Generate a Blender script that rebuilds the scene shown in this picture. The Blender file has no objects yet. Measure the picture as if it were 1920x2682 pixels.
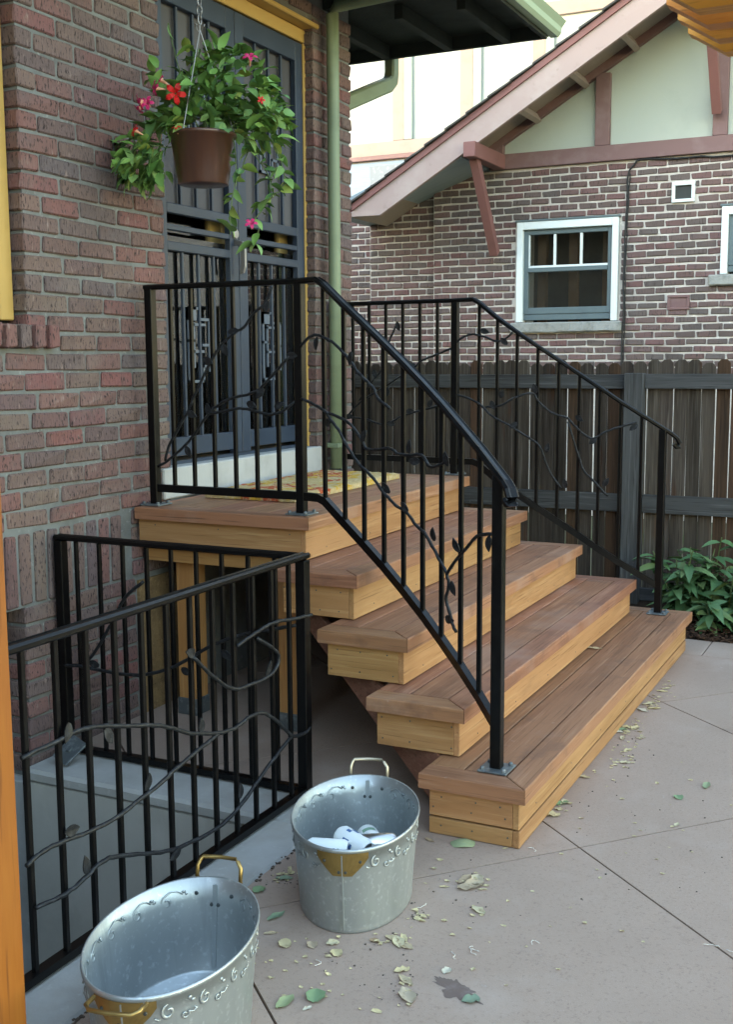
import bpy, bmesh, math, random
from mathutils import Vector, Matrix, noise as mnoise
R = math.radians
rnd = random.Random(7)
S = bpy.context.scene
COL = S.collection

# ------------------------------------------------------------------ camera
PW, PH = 1920, 2682
FPX, AZ, EL, ROLL = 2979.12, -0.4582, -0.1331, -0.0059
CAM = Vector((3.0291, -3.8732, 1.5368))
_d = Vector((math.sin(AZ)*math.cos(EL), math.cos(AZ)*math.cos(EL), math.sin(EL)))
_r = _d.cross(Vector((0, 0, 1))).normalized(); _u = _r.cross(_d)
CR = _r*math.cos(ROLL) + _u*math.sin(ROLL); CU = -_r*math.sin(ROLL) + _u*math.cos(ROLL); CD = _d
cam = bpy.data.cameras.new('camera'); camo = bpy.data.objects.new('camera', cam); COL.objects.link(camo)
cam.sensor_fit = 'VERTICAL'; cam.sensor_height = 24; cam.lens = FPX/PH*24
cam.clip_start = 0.05; cam.clip_end = 3000
M = Matrix.Identity(4)
for i in range(3):
    M[i][0] = CR[i]; M[i][1] = CU[i]; M[i][2] = -CD[i]; M[i][3] = CAM[i]
camo.matrix_world = M
S.camera = camo

# ------------------------------------------------------------------ sky, sun, exposure
SUN_EL, SUN_ROT = R(12), R(210)
w = bpy.data.worlds.new('World'); S.world = w; w.use_nodes = True
nt = w.node_tree
sky = nt.nodes.new('ShaderNodeTexSky'); sky.sky_type = 'NISHITA'; sky.sun_disc = False
sky.sun_elevation = SUN_EL; sky.sun_rotation = SUN_ROT; sky.altitude = 1600; sky.air_density = 1.42; sky.dust_density = 1.0; sky.ozone_density = 0.0
bgn = nt.nodes['Background']; nt.links.new(sky.outputs[0], bgn.inputs[0]); bgn.inputs[1].default_value = 0.15
sl = bpy.data.lights.new('sun', 'SUN'); sl.energy = 0.22; sl.angle = R(0.6); sl.color = (1.0, 0.92, 0.80)
so = bpy.data.objects.new('sun', sl); COL.objects.link(so)
sdir = Vector((math.sin(SUN_ROT)*math.cos(SUN_EL), math.cos(SUN_ROT)*math.cos(SUN_EL), math.sin(SUN_EL)))
so.rotation_euler = sdir.to_track_quat('Z', 'Y').to_euler(); so.location = (0, 0, 20)
S.view_settings.view_transform = 'Standard'; S.view_settings.look = 'None'
S.view_settings.gamma = 1; S.view_settings.use_curve_mapping = False
S.view_settings.exposure = 3.25
S.render.engine = 'CYCLES'
S.cycles.max_bounces = 8; S.cycles.diffuse_bounces = 4; S.cycles.use_denoising = True

# ------------------------------------------------------------------ photo helpers (a pixel gives a direction only)
def ray(s): return CD + CR*((s[0]-PW/2)/FPX) - CU*((s[1]-PH/2)/FPX)
def on(s, ax, val):
    v = ray(s); return CAM + v*((val-CAM[ax])/v[ax])
def crop(x0, y0, sc, pts): return [(x0+sc*u, y0+sc*v) for u, v in pts]
def on_plan(s, plan):
    """hit of a photo ray with a vertical ribbon over a plan polyline"""
    v = ray(s); best = None
    for (ax, ay), (bx, by) in zip(plan, plan[1:]):
        ex, ey = bx-ax, by-ay
        den = v.x*ey - v.y*ex
        if abs(den) < 1e-9: continue
        t = ((ax-CAM.x)*ey - (ay-CAM.y)*ex)/den
        p = CAM + v*t
        u = ((p.x-ax)*ex + (p.y-ay)*ey)/(ex*ex+ey*ey)
        out = max(0, -u, u-1)*math.hypot(ex, ey)
        if best is None or out < best[0]: best = (out, p)
    return best[1]

# ------------------------------------------------------------------ mesh helpers
class MB:
    def __init__(s): s.v = []; s.f = []
    def add(s, vs, fs):
        n = len(s.v); s.v += [tuple(p) for p in vs]; s.f += [tuple(i+n for i in f) for f in fs]; return s
    def box(s, lo, hi, bev=0, jit=0.0):
        (x0, y0, z0), (x1, y1, z1) = lo, hi
        if bev <= 0:
            vs = [(x, y, z) for x in (x0, x1) for y in (y0, y1) for z in (z0, z1)]
            return s.add(vs, [(0, 1, 3, 2), (4, 6, 7, 5), (0, 4, 5, 1), (2, 3, 7, 6), (0, 2, 6, 4), (1, 5, 7, 3)])
        vs = []; ix = {}
        c = (((x0+x1)/2), ((y0+y1)/2), ((z0+z1)/2)); h = (abs(x1-x0)/2, abs(y1-y0)/2, abs(z1-z0)/2)
        bev = min(bev, min(h)*0.9)
        for sx in (-1, 1):
            for sy in (-1, 1):
                for sz in (-1, 1):
                    j = [rnd.uniform(-jit, jit) for _ in range(3)]
                    for a in range(3):
                        q = [c[0]+sx*h[0]+j[0], c[1]+sy*h[1]+j[1], c[2]+sz*h[2]+j[2]]
                        for b, sg in enumerate((sx, sy, sz)):
                            if b != a: q[b] -= sg*bev
                        ix[(sx, sy, sz, a)] = len(vs); vs.append(q)
        fs = []
        for a in range(3):
            o = [b for b in range(3) if b != a]
            for sg in (-1, 1):
                def key(p, q):
                    k = [0, 0, 0]; k[a] = sg; k[o[0]] = p; k[o[1]] = q; return ix[(k[0], k[1], k[2], a)]
                fs.append((key(-1, -1), key(1, -1), key(1, 1), key(-1, 1)))
            for p in (-1, 1):
                for q in (-1, 1):
                    k0 = [0, 0, 0]; k0[o[0]] = p; k0[o[1]] = q
                    ka = list(k0); ka[a] = -1; kb = list(k0); kb[a] = 1
                    fs.append((ix[(*ka, o[0])], ix[(*kb, o[0])], ix[(*kb, o[1])], ix[(*ka, o[1])]))
        for sx in (-1, 1):
            for sy in (-1, 1):
                for sz in (-1, 1): fs.append(tuple(ix[(sx, sy, sz, a)] for a in range(3)))
        return s.add(vs, fs)
    def prism(s, poly, ext):
        """poly: list of 3D points, ext: extrusion vector"""
        n = len(poly); e = Vector(ext)
        vs = [Vector(p) for p in poly] + [Vector(p)+e for p in poly]
        fs = [tuple(range(n)), tuple(range(2*n-1, n-1, -1))] + [(i, (i+1) % n, n+(i+1) % n, n+i) for i in range(n)]
        return s.add(vs, fs)
    def sweep(s, path, prof, up=(0, 0, 1), cap=True):
        path = [Vector(p) for p in path]; n = len(prof); base = len(s.v)
        for i, p in enumerate(path):
            t = (path[min(i+1, len(path)-1)] - path[max(i-1, 0)]).normalized()
            u = Vector(up)
            if abs(t.dot(u)) > 0.97: u = Vector((1, 0, 0)) if abs(t.x) < .7 else Vector((0, 1, 0))
            sd = t.cross(u).normalized(); uu = sd.cross(t)
            k = 1.0
            if 0 < i < len(path)-1:
                c = (path[i]-path[i-1]).normalized().dot((path[i+1]-path[i]).normalized()); k = 1/max(.5, math.sqrt((1+c)/2))
            for a, b in prof: s.v.append(tuple(p + sd*a + uu*b*k))
        for i in range(len(path)-1):
            for j in range(n):
                a = base+i*n+j; b = base+i*n+(j+1) % n
                s.f.append((a, b, b+n, a+n))
        if cap:
            s.f.append(tuple(base+j for j in range(n))); s.f.append(tuple(base+(len(path)-1)*n+j for j in range(n-1, -1, -1)))
        return s
    def tube(s, path, r, k=6, taper=None):
        path = [Vector(p) for p in path]; base = len(s.v)
        ref = Vector((.31, .77, .55))
        for i, p in enumerate(path):
            t = (path[min(i+1, len(path)-1)] - path[max(i-1, 0)]).normalized()
            sd = t.cross(ref).normalized(); uu = sd.cross(t)
            rr = r if taper is None else r*taper(i/(len(path)-1))
            for j in range(k):
                a = 2*math.pi*j/k + i*.35
                s.v.append(tuple(p + sd*math.cos(a)*rr + uu*math.sin(a)*rr))
        for i in range(len(path)-1):
            for j in range(k):
                a = base+i*k+j; b = base+i*k+(j+1) % k; s.f.append((a, b, b+k, a+k))
        s.f.append(tuple(base+j for j in range(k))); s.f.append(tuple(base+(len(path)-1)*k+j for j in range(k)))
        return s
    def lathe(s, prof, c=(0, 0, 0), k=24, sx=1, sy=1, rot=0, closed=False):
        base = len(s.v); n = len(prof)
        for j in range(k):
            a = 2*math.pi*j/k
            for r, z in prof:
                x, y = r*math.cos(a)*sx, r*math.sin(a)*sy
                s.v.append((c[0]+x*math.cos(rot)-y*math.sin(rot), c[1]+x*math.sin(rot)+y*math.cos(rot), c[2]+z))
        for j in range(k):
            for i in range(n-1 if not closed else n):
                a = base+j*n+i; b = base+((j+1) % k)*n+i; i2 = (i+1) % n
                s.f.append((a, b, base+((j+1) % k)*n+i2, base+j*n+i2))
        return s
    def mesh(s, name, smooth=False, fix=True):
        me = bpy.data.meshes.new(name); me.from_pydata(s.v, [], s.f)
        if fix:
            bm = bmesh.new(); bm.from_mesh(me); bmesh.ops.recalc_face_normals(bm, faces=bm.faces); bm.to_mesh(me); bm.free()
        if smooth: me.shade_smooth()
        me.update(); return me
    def obj(s, name, mat, parent=None, smooth=False, fix=True, loc=None):
        return link(name, s.mesh(name, smooth, fix), mat, parent, loc)

def link(name, me, mat, parent=None, loc=None, rot=None):
    o = bpy.data.objects.new(name, me); COL.objects.link(o)
    if mat is not None and not me.materials: me.materials.append(mat)
    if parent is not None: o.parent = parent
    if loc is not None: o.location = loc
    if rot is not None: o.rotation_euler = rot
    return o
def tag(o, label=None, cat=None, group=None, kind=None):
    if label: o['label'] = label
    if cat: o['category'] = cat
    if group: o['group'] = group
    if kind: o['kind'] = kind
    return o
def thing(name, label, cat, loc=(0, 0, 0), group=None):
    o = bpy.data.objects.new(name, None); COL.objects.link(o); o.location = loc; o.empty_display_size = .1
    return tag(o, label, cat, group)
def struct(o): o['kind'] = 'structure'; return o

# ------------------------------------------------------------------ materials
def mat(name, base, rough=.6, var=(), metal=0., spec=.5, rnd_amt=0., bump=(), coord='Object', coat=0., hue_rnd=0., randoff=True, trans=0., world=()):
    """var: list of (scale xyz, colour, lo, hi, detail); bump: list of (scale xyz, strength, distance)"""
    m = bpy.data.materials.new(name); m.use_nodes = True; t = m.node_tree; N = t.nodes; L = t.links
    bs = N['Principled BSDF']; bs.inputs['Roughness'].default_value = rough; bs.inputs['Metallic'].default_value = metal
    bs.inputs['Specular IOR Level'].default_value = spec
    if coat: bs.inputs['Coat Weight'].default_value = coat; bs.inputs['Coat Roughness'].default_value = .15
    tc = N.new('ShaderNodeTexCoord'); oi = N.new('ShaderNodeObjectInfo')
    add = N.new('ShaderNodeVectorMath'); add.operation = 'ADD'
    mul = N.new('ShaderNodeVectorMath'); mul.operation = 'SCALE'; 
    cmb = N.new('ShaderNodeCombineXYZ')
    for i in range(3): L.new(oi.outputs['Random'], cmb.inputs[i])
    L.new(cmb.outputs[0], mul.inputs[0]); mul.inputs['Scale'].default_value = 37.0 if randoff else 0
    L.new(tc.outputs[coord], add.inputs[0]); L.new(mul.outputs[0], add.inputs[1])
    def nz(scale, detail, rg=.6):
        mp = N.new('ShaderNodeMapping'); mp.inputs['Scale'].default_value = scale; L.new(add.outputs[0], mp.inputs[0])
        n = N.new('ShaderNodeTexNoise'); n.inputs['Scale'].default_value = 1; n.inputs['Detail'].default_value = detail; n.inputs['Roughness'].default_value = rg
        L.new(mp.outputs[0], n.inputs[0]); return n
    if isinstance(base, list):
        cr = N.new('ShaderNodeValToRGB'); cr.color_ramp.interpolation = 'CONSTANT' if len(base) > 9 else 'LINEAR'
        while len(cr.color_ramp.elements) < len(base): cr.color_ramp.elements.new(.5)
        for i, c in enumerate(base):
            cr.color_ramp.elements[i].position = i/(len(base)-1); cr.color_ramp.elements[i].color = (*c, 1)
        at = N.new('ShaderNodeAttribute'); at.attribute_name = 'rnd'
        sm = N.new('ShaderNodeMath'); sm.operation = 'ADD'; L.new(oi.outputs['Random'], sm.inputs[0]); L.new(at.outputs['Fac'], sm.inputs[1])
        fr = N.new('ShaderNodeMath'); fr.operation = 'FRACT'; L.new(sm.outputs[0], fr.inputs[0])
        L.new(fr.outputs[0], cr.inputs[0]); col = cr.outputs[0]
    else:
        rg = N.new('ShaderNodeRGB'); rg.outputs[0].default_value = (*base, 1); col = rg.outputs[0]
    rough_src = None
    for scale, c, lo, hi, det in var:
        n = nz(scale, det); mr = N.new('ShaderNodeMapRange'); mr.inputs[1].default_value = lo; mr.inputs[2].default_value = hi
        L.new(n.outputs['Fac'], mr.inputs[0])
        mx = N.new('ShaderNodeMix'); mx.data_type = 'RGBA'; L.new(mr.outputs[0], mx.inputs['Factor']); L.new(col, mx.inputs['A']); mx.inputs['B'].default_value = (*c, 1)
        col = mx.outputs['Result']; rough_src = n
    if world:
        gm_ = N.new('ShaderNodeNewGeometry')
        for scale, c, lo, hi, det in world:
            mp = N.new('ShaderNodeMapping'); mp.inputs['Scale'].default_value = scale; L.new(gm_.outputs['Position'], mp.inputs[0])
            n = N.new('ShaderNodeTexNoise'); n.inputs['Scale'].default_value = 1; n.inputs['Detail'].default_value = det; n.inputs['Roughness'].default_value = .62; L.new(mp.outputs[0], n.inputs[0])
            mr = N.new('ShaderNodeMapRange'); mr.inputs[1].default_value = lo; mr.inputs[2].default_value = hi; L.new(n.outputs['Fac'], mr.inputs[0])
            ml = N.new('ShaderNodeMath'); ml.operation = 'MULTIPLY'; ml.inputs[1].default_value = .75; L.new(mr.outputs[0], ml.inputs[0])
            mx = N.new('ShaderNodeMix'); mx.data_type = 'RGBA'; L.new(ml.outputs[0], mx.inputs['Factor']); L.new(col, mx.inputs['A']); mx.inputs['B'].default_value = (*c, 1)
            col = mx.outputs['Result']
    if rnd_amt or hue_rnd:
        hs = N.new('ShaderNodeHueSaturation'); mr = N.new('ShaderNodeMapRange'); L.new(oi.outputs['Random'], mr.inputs[0])
        mr.inputs[3].default_value = 1-rnd_amt; mr.inputs[4].default_value = 1+rnd_amt; L.new(mr.outputs[0], hs.inputs['Value'])
        if hue_rnd:
            wn = N.new('ShaderNodeTexWhiteNoise'); wn.noise_dimensions = '1D'; L.new(oi.outputs['Random'], wn.inputs['W'])
            m2 = N.new('ShaderNodeMapRange'); L.new(wn.outputs['Value'], m2.inputs[0]); m2.inputs[3].default_value = .5-hue_rnd; m2.inputs[4].default_value = .5+hue_rnd
            L.new(m2.outputs[0], hs.inputs['Hue'])
        L.new(col, hs.inputs['Color']); col = hs.outputs[0]
    L.new(col, bs.inputs['Base Color'])
    if rough_src is not None:
        mr = N.new('ShaderNodeMapRange'); L.new(rough_src.outputs['Fac'], mr.inputs[0]); mr.inputs[3].default_value = max(0, rough-.12); mr.inputs[4].default_value = min(1, rough+.12)
        L.new(mr.outputs[0], bs.inputs['Roughness'])
    prev = None
    for scale, st, dist in bump:
        n = nz(scale, 5); b = N.new('ShaderNodeBump'); b.inputs['Strength'].default_value = st; b.inputs['Distance'].default_value = dist
        L.new(n.outputs['Fac'], b.inputs['Height'])
        if prev is not None: L.new(prev.outputs[0], b.inputs['Normal'])
        prev = b
    if prev is not None: L.new(prev.outputs[0], bs.inputs['Normal'])
    if trans:
        bs.inputs['Transmission Weight'].default_value = trans
    return m

MT = {}
MT['brick'] = mat('brick_red', [(.215, .11, .10), (.165, .11, .10), (.22, .106, .097), (.145, .105, .102), (.195, .132, .113), (.138, .112, .116), (.218, .098, .093), (.195, .145, .122), (.175, .117, .108)], .9, world=[((1.3, 1.3, 1.1), (.10, .078, .076), .48, .70, 5), ((2.2, 2.2, 3.5), (.23, .18, .155), .56, .76, 4), ((70, 70, 16), (.30, .26, .24), .70, .80, 2)],
    var=[((7, 7, 5), (.15, .105, .10), .5, .75, 3), ((140, 140, 40), (.05, .036, .036), .56, .64, 3), ((40, 40, 14), (.36, .27, .24), .62, .82, 3)],
    bump=[((150, 150, 22), 1.0, .009), ((40, 40, 40), .5, .004)], spec=.2)
MT['brick_dark'] = mat('brick_purple', [(.15, .09, .082), (.13, .10, .092), (.17, .088, .084), (.118, .096, .09), (.145, .105, .096), (.175, .10, .096)], .85,
    world=[((.8, .8, .9), (.075, .06, .056), .5, .72, 5), ((2.5, 2.5, 2.5), (.17, .125, .115), .58, .76, 4)], var=[((60, 60, 14), (.05, .034, .034), .55, .72, 3), ((12, 12, 12), (.15, .10, .09), .6, .85, 2)], bump=[((90, 90, 18), .8, .004)], spec=.2)
MT['mortar'] = mat('mortar_grey', (.18, .187, .18), .95, var=[((6, 6, 6), (.13, .13, .125), .45, .7, 4), ((40, 40, 40), (.30, .305, .30), .6, .8, 2)], world=[((1.1, 1.1, .9), (.12, .105, .09), .5, .72, 5)], bump=[((80, 80, 80), .6, .004)], spec=.1)
MT['mortar_white'] = mat('mortar_pale', (.54, .485, .44), .95, var=[((3, 3, 3), (.46, .41, .37), .5, .75, 4), ((30, 30, 30), (.70, .64, .58), .55, .75, 2)], world=[((1.2, 1.2, 1.0), (.40, .35, .31), .5, .72, 6)], bump=[((70, 70, 70), .5, .004)], spec=.1)
MT['concrete'] = mat('patio_concrete', (.345, .258, .205), .82, var=[((110, 110, 110), (.265, .195, .155), .54, .70, 3), ((420, 420, 420), (.45, .375, .325), .64, .72, 1)],
    world=[((.9, .9, .9), (.285, .21, .165), .46, .72, 8), ((2.6, 2.6, 2.6), (.395, .315, .265), .55, .76, 7), ((7, 7, 7), (.265, .195, .155), .62, .72, 7), ((14, 14, 14), (.43, .365, .32), .67, .74, 6)],
    bump=[((260, 260, 260), .35, .002), ((30, 30, 30), .12, .003)], spec=.3)
MT['joint'] = mat('joint_dark', (.03, .025, .022), .95)
MT['curb'] = mat('curb_concrete', (.40, .40, .385), .85, var=[((3, 3, 3), (.29, .285, .26), .45, .75, 6), ((30, 30, 30), (.47, .47, .46), .6, .8, 3), ((1.2, 1.2, 5), (.27, .25, .20), .55, .8, 4)], bump=[((60, 60, 60), .3, .004), ((8, 8, 8), .2, .01)], spec=.25, randoff=False)
MT['pitwall'] = mat('pit_concrete', (.46, .445, .40), .9, var=[((2, 2, 2), (.36, .345, .305), .45, .75, 6), ((8, 8, 3), (.52, .505, .46), .55, .8, 4)], bump=[((40, 40, 40), .3, .004), ((6, 6, 6), .2, .01)], spec=.2, randoff=False)
MT['stoop'] = mat('stoop_concrete', (.42, .425, .42), .8, var=[((5, 5, 5), (.33, .33, .32), .5, .75, 5), ((70, 70, 70), (.40, .40, .40), .66, .8, 2)], bump=[((60, 60, 60), .3, .003)], spec=.2)
def wood(name, base, dark, light, rough=.55, g=26, rndv=.12, bs=.35, spec=.35, extra=(), world=()):
    return mat(name, base, rough, var=[((1.3, g*.6, g*.6), dark, .42, .70, 4), ((2.2, g*2.2, g*2.2), light, .54, .72, 4), ((3.0, g*5, g*5), tuple(c*.62 for c in dark), .58, .72, 3)]+list(extra), rnd_amt=rndv, bump=[((3, g*4, g*4), bs, .0025), ((1.3, g*.6, g*.6), bs*.4, .003)], spec=spec, hue_rnd=.008, world=world)
MT['cedar'] = wood('fir_honey', (.37, .20, .085), (.28, .14, .052), (.44, .265, .12), world=[((2.5, 2.5, 9), (.23, .125, .055), .55, .75, 5)])
MT['tread'] = wood('tread_brown', (.29, .135, .072), (.195, .088, .048), (.36, .19, .112), rough=.55, world=[((2.2, 2.2, 2.2), (.31, .195, .145), .52, .72, 6), ((5, 5, 5), (.15, .075, .05), .56, .70, 6), ((30, 30, 30), (.40, .30, .25), .70, .78, 4)])
MT['edge'] = wood('edge_brown', (.27, .125, .06), (.19, .08, .042), (.35, .18, .095), rough=.5)
MT['stringer'] = wood('stringer_red', (.27, .13, .075), (.20, .09, .05), (.34, .18, .11))
MT['orange'] = wood('stain_orange', (.56, .235, .026), (.46, .17, .018), (.64, .31, .05), rough=.5, g=14, rndv=.06)
MT['post_orange'] = wood('stain_post', (.27, .088, .010), (.22, .066, .008), (.31, .11, .015), rough=.5, g=12, rndv=.0, bs=.1)
MT['under'] = wood('under_post', (.40, .20, .07), (.33, .15, .05), (.48, .27, .11))
MT['fence'] = wood('fence_weathered', (.074, .060, .049), (.033, .026, .021), (.125, .108, .094), rough=.9, g=34, rndv=.35, bs=.8, spec=.15, extra=[((1.6, 9, 9), (.075, .033, .018), .6, .8, 3)])
MT['fence_red'] = wood('fence_redbrown', (.085, .05, .032), (.035, .025, .019), (.13, .08, .052), rough=.85, g=34, rndv=.2, bs=.8, spec=.15)
MT['fence_rail'] = wood('fence_rail_grey', (.082, .083, .084), (.045, .044, .044), (.13, .135, .136), rough=.9, g=30, rndv=.1, bs=.7, spec=.15)
MT['iron'] = mat('iron_black', (.0025, .0025, .003), .34, var=[((30, 30, 30), (.006, .006, .006), .5, .8, 3)], spec=.22, bump=[((140, 140, 140), .08, .001)])
MT['vine'] = mat('iron_vine', (.010, .011, .013), .5, var=[((60, 60, 60), (.04, .044, .05), .5, .75, 3)], spec=.3, bump=[((120, 120, 120), .5, .002)])
MT['galv'] = mat('galvanised', (.41, .44, .445), .42, var=[((5, 5, 1.5), (.34, .37, .375), .42, .72, 6), ((60, 60, 60), (.52, .56, .565), .56, .70, 3), ((22, 22, 1.5), (.33, .355, .36), .60, .74, 5)], metal=.75, bump=[((12, 12, 4), .05, .004)])
MT['brass'] = mat('brass_aged', (.34, .235, .085), .42, var=[((20, 20, 20), (.24, .16, .055), .45, .75, 5)], metal=.85, bump=[((60, 60, 60), .15, .002)])
MT['wire'] = mat('handle_wire', (.50, .44, .33), .4, metal=.6)
MT['rivet'] = mat('rivet_dark', (.10, .11, .11), .4, metal=.8)
MT['steel'] = mat('plate_steel', (.12, .14, .15), .5, metal=.5, var=[((30, 30, 30), (.28, .31, .32), .5, .75, 4)])
MT['yellow'] = mat('paint_mustard', (.46, .295, .085), .55, var=[((3, 3, 3), (.40, .25, .07), .5, .8, 4)], bump=[((30, 30, 30), .1, .002)], spec=.4)
MT['bluesteel'] = mat('paint_slate_blue', (.023, .036, .062), .45, var=[((8, 8, 8), (.032, .048, .078), .5, .8, 4)], spec=.45)
MT['green'] = mat('paint_sage', (.19, .24, .15), .5, var=[((2, 2, 8), (.155, .195, .125), .5, .8, 4)], spec=.4, bump=[((10, 10, 3), .06, .003)])
MT['gutter'] = mat('paint_gutter', (.32, .39, .26), .45, spec=.4)
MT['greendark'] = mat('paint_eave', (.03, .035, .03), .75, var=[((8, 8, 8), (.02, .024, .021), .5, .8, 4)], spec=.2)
MT['shingle'] = mat('roof_shingle', (.07, .065, .062), .95, var=[((9, 9, 9), (.12, .11, .10), .5, .75, 4)], bump=[((30, 30, 30), .6, .01)], spec=.1)
MT['mauve'] = mat('paint_mauve', (.40, .29, .265), .65, var=[((3, 3, 3), (.46, .36, .33), .5, .8, 5), ((14, 14, 14), (.32, .23, .21), .62, .8, 4)], spec=.3, bump=[((20, 20, 20), .1, .003)])
MT['redtrim'] = mat('paint_brickred', (.225, .10, .09), .6, var=[((4, 4, 4), (.185, .085, .075), .5, .8, 4)], spec=.3)
MT['frieze'] = mat('paint_rosewood', (.185, .105, .10), .6, var=[((4, 4, 4), (.24, .16, .157), .52, .8, 5)], spec=.3)
MT['stucco'] = mat('stucco_mint', (.41, .435, .385), .92, var=[((2, 2, 2), (.36, .385, .34), .5, .8, 5)], bump=[((90, 90, 90), .35, .004)], spec=.1)
MT['stucco2'] = mat('stucco_cream', (.40, .415, .385), .92, var=[((.8, .8, .8), (.31, .33, .31), .5, .8, 5)], bump=[((60, 60, 60), .3, .004)], spec=.1)
MT['timber2'] = mat('timber_pale', (.32, .255, .22), .75, var=[((4, 4, 4), (.27, .21, .18), .5, .8, 4)], spec=.2)
MT['trim2'] = mat('trim_pale_green', (.33, .38, .33), .7, spec=.2)
MT['metalroof'] = mat('roof_pale_blue', (.30, .35, .38), .5, var=[((2, 14, 2), (.23, .28, .31), .5, .8, 3)], spec=.4)
MT['whitepaint'] = mat('paint_white', (.74, .78, .78), .5, var=[((6, 6, 6), (.66, .70, .70), .5, .8, 4)], spec=.4)
MT['sash'] = mat('paint_grey_sash', (.115, .15, .16), .5, var=[((8, 8, 8), (.095, .125, .135), .5, .8, 4)], spec=.4)
MT['stone'] = mat('sill_stone', (.30, .295, .275), .9, var=[((14, 14, 14), (.20, .195, .18), .5, .75, 5), ((40, 40, 40), (.40, .40, .38), .6, .8, 3)], bump=[((25, 25, 25), .7, .012)], spec=.15)
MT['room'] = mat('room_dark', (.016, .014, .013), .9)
MT['reflectwood'] = mat('reflected_orange_post', (.10, .05, .014), .7)  # orange for the imitated reflection in the window
MT['shade'] = mat('door_shade', (.075, .073, .082), .8, var=[((3, 3, 1), (.052, .05, .058), .45, .75, 3)])
MT['cream'] = mat('door_cream', (.62, .46, .17), .55)
MT['chain'] = mat('chain_steel', (.30, .29, .29), .5, metal=.7)
MT['pot'] = mat('pot_copper_brown', (.085, .036, .022), .34, var=[((14, 14, 2), (.055, .024, .016), .45, .75, 3), ((40, 40, 5), (.14, .07, .045), .64, .8, 3)], spec=.5, coat=.5)
MT['soil'] = mat('soil', (.035, .023, .016), .95, var=[((40, 40, 40), (.075, .05, .035), .5, .7, 4)], bump=[((60, 60, 60), .9, .01)], spec=.1)
MT['bark'] = mat('mulch_bark', (.05, .028, .019), .9, var=[((60, 60, 60), (.11, .065, .04), .5, .7, 4)], rnd_amt=.3, spec=.15)
MT['leaf'] = mat('leaf_basket', [(.09, .19, .04), (.15, .29, .065), (.075, .165, .055), (.20, .33, .07), (.11, .23, .085), (.25, .31, .06)], .58, var=[((18, 18, 18), (.18, .31, .08), .6, .85, 3)], spec=.45, bump=[((60, 60, 60), .2, .002)])
MT['leafb'] = mat('leaf_bed', [(.06, .135, .05), (.09, .18, .07), (.05, .115, .042), (.12, .22, .09), (.14, .20, .07)], .5, var=[((18, 18, 18), (.15, .25, .10), .6, .85, 3)], spec=.4, bump=[((50, 50, 50), .2, .002)])
MT['stem'] = mat('stem_green', (.09, .13, .045), .6)
MT['red'] = mat('petal_red', (.55, .012, .012), .5, spec=.3)
MT['pink'] = mat('petal_magenta', (.50, .025, .13), .5, spec=.3)
MT['peach'] = mat('petal_throat', (.65, .32, .20), .5)
MT['mat_coir'] = mat('coir_mat', (.50, .38, .19), .95, var=[((9, 7, 5), (.42, .085, .035), .52, .57, 2), ((11, 8, 7), (.55, .34, .05), .56, .62, 2), ((60, 60, 60), (.60, .50, .32), .5, .7, 3)], bump=[((260, 260, 260), 1, .006)], spec=.1)
MT['dryleaf'] = mat('dry_leaf', [(.52, .46, .30), (.56, .46, .24), (.42, .34, .22), (.58, .54, .42), (.32, .22, .13)], .8, var=[((50, 50, 50), (.26, .19, .11), .55, .8, 3)], spec=.2)
MT['greenleaf'] = mat('fallen_green_leaf', [(.15, .24, .11), (.21, .29, .16), (.19, .25, .18), (.27, .31, .16)], .6, var=[((50, 50, 50), (.30, .36, .2), .6, .8, 3)], spec=.3)
MT['lint'] = mat('white_fluff', (.62, .58, .52), .9)
MT['twig'] = mat('dark_debris', (.09, .07, .055), .95)
MT['stain'] = mat('damp_stain', (.14, .10, .085), .7, var=[((30, 30, 30), (.20, .155, .14), .5, .75, 4)])
MT['ventdark'] = mat('vent_mesh', (.03, .032, .03), .7)
MT['ornament'] = mat('paint_light_blue', (.085, .11, .15), .4, spec=.5)
MT['canwhite'] = mat('can_white', (.80, .84, .83), .35, spec=.5)
MT['canblue'] = mat('can_print_blue', (.06, .14, .32), .4)
MT['cangreen'] = mat('can_print_green', (.16, .32, .2), .4)
MT['alu'] = mat('can_aluminium', (.65, .66, .66), .28, metal=1)
MT['cable'] = mat('cable_black', (.012, .012, .013), .6)
MT['earth'] = mat('ground_earth', (.13, .115, .075), .95, var=[((1, 1, 1), (.07, .10, .035), .45, .65, 6)], spec=.1)
MT['osb'] = wood('board_brown', (.20, .125, .06), (.13, .08, .04), (.26, .17, .09), rough=.85)
def glass_mat(name, tint=.9):
    m = bpy.data.materials.new(name); m.use_nodes = True; t = m.node_tree; N = t.nodes; N.remove(N['Principled BSDF'])
    g = N.new('ShaderNodeBsdfGlossy'); g.inputs['Roughness'].default_value = .02; tr = N.new('ShaderNodeBsdfTransparent'); tr.inputs[0].default_value = (tint, tint, tint, 1)
    fr = N.new('ShaderNodeFresnel'); fr.inputs[0].default_value = 1.5; mx = N.new('ShaderNodeMixShader')
    ad = N.new('ShaderNodeMath'); ad.operation = 'ADD'; ad.inputs[1].default_value = .08; t.links.new(fr.outputs[0], ad.inputs[0])
    t.links.new(ad.outputs[0], mx.inputs[0]); t.links.new(tr.outputs[0], mx.inputs[1]); t.links.new(g.outputs[0], mx.inputs[2])
    t.links.new(mx.outputs[0], N['Material Output'].inputs[0]); return m
MT['glass'] = glass_mat('window_glass')

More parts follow.
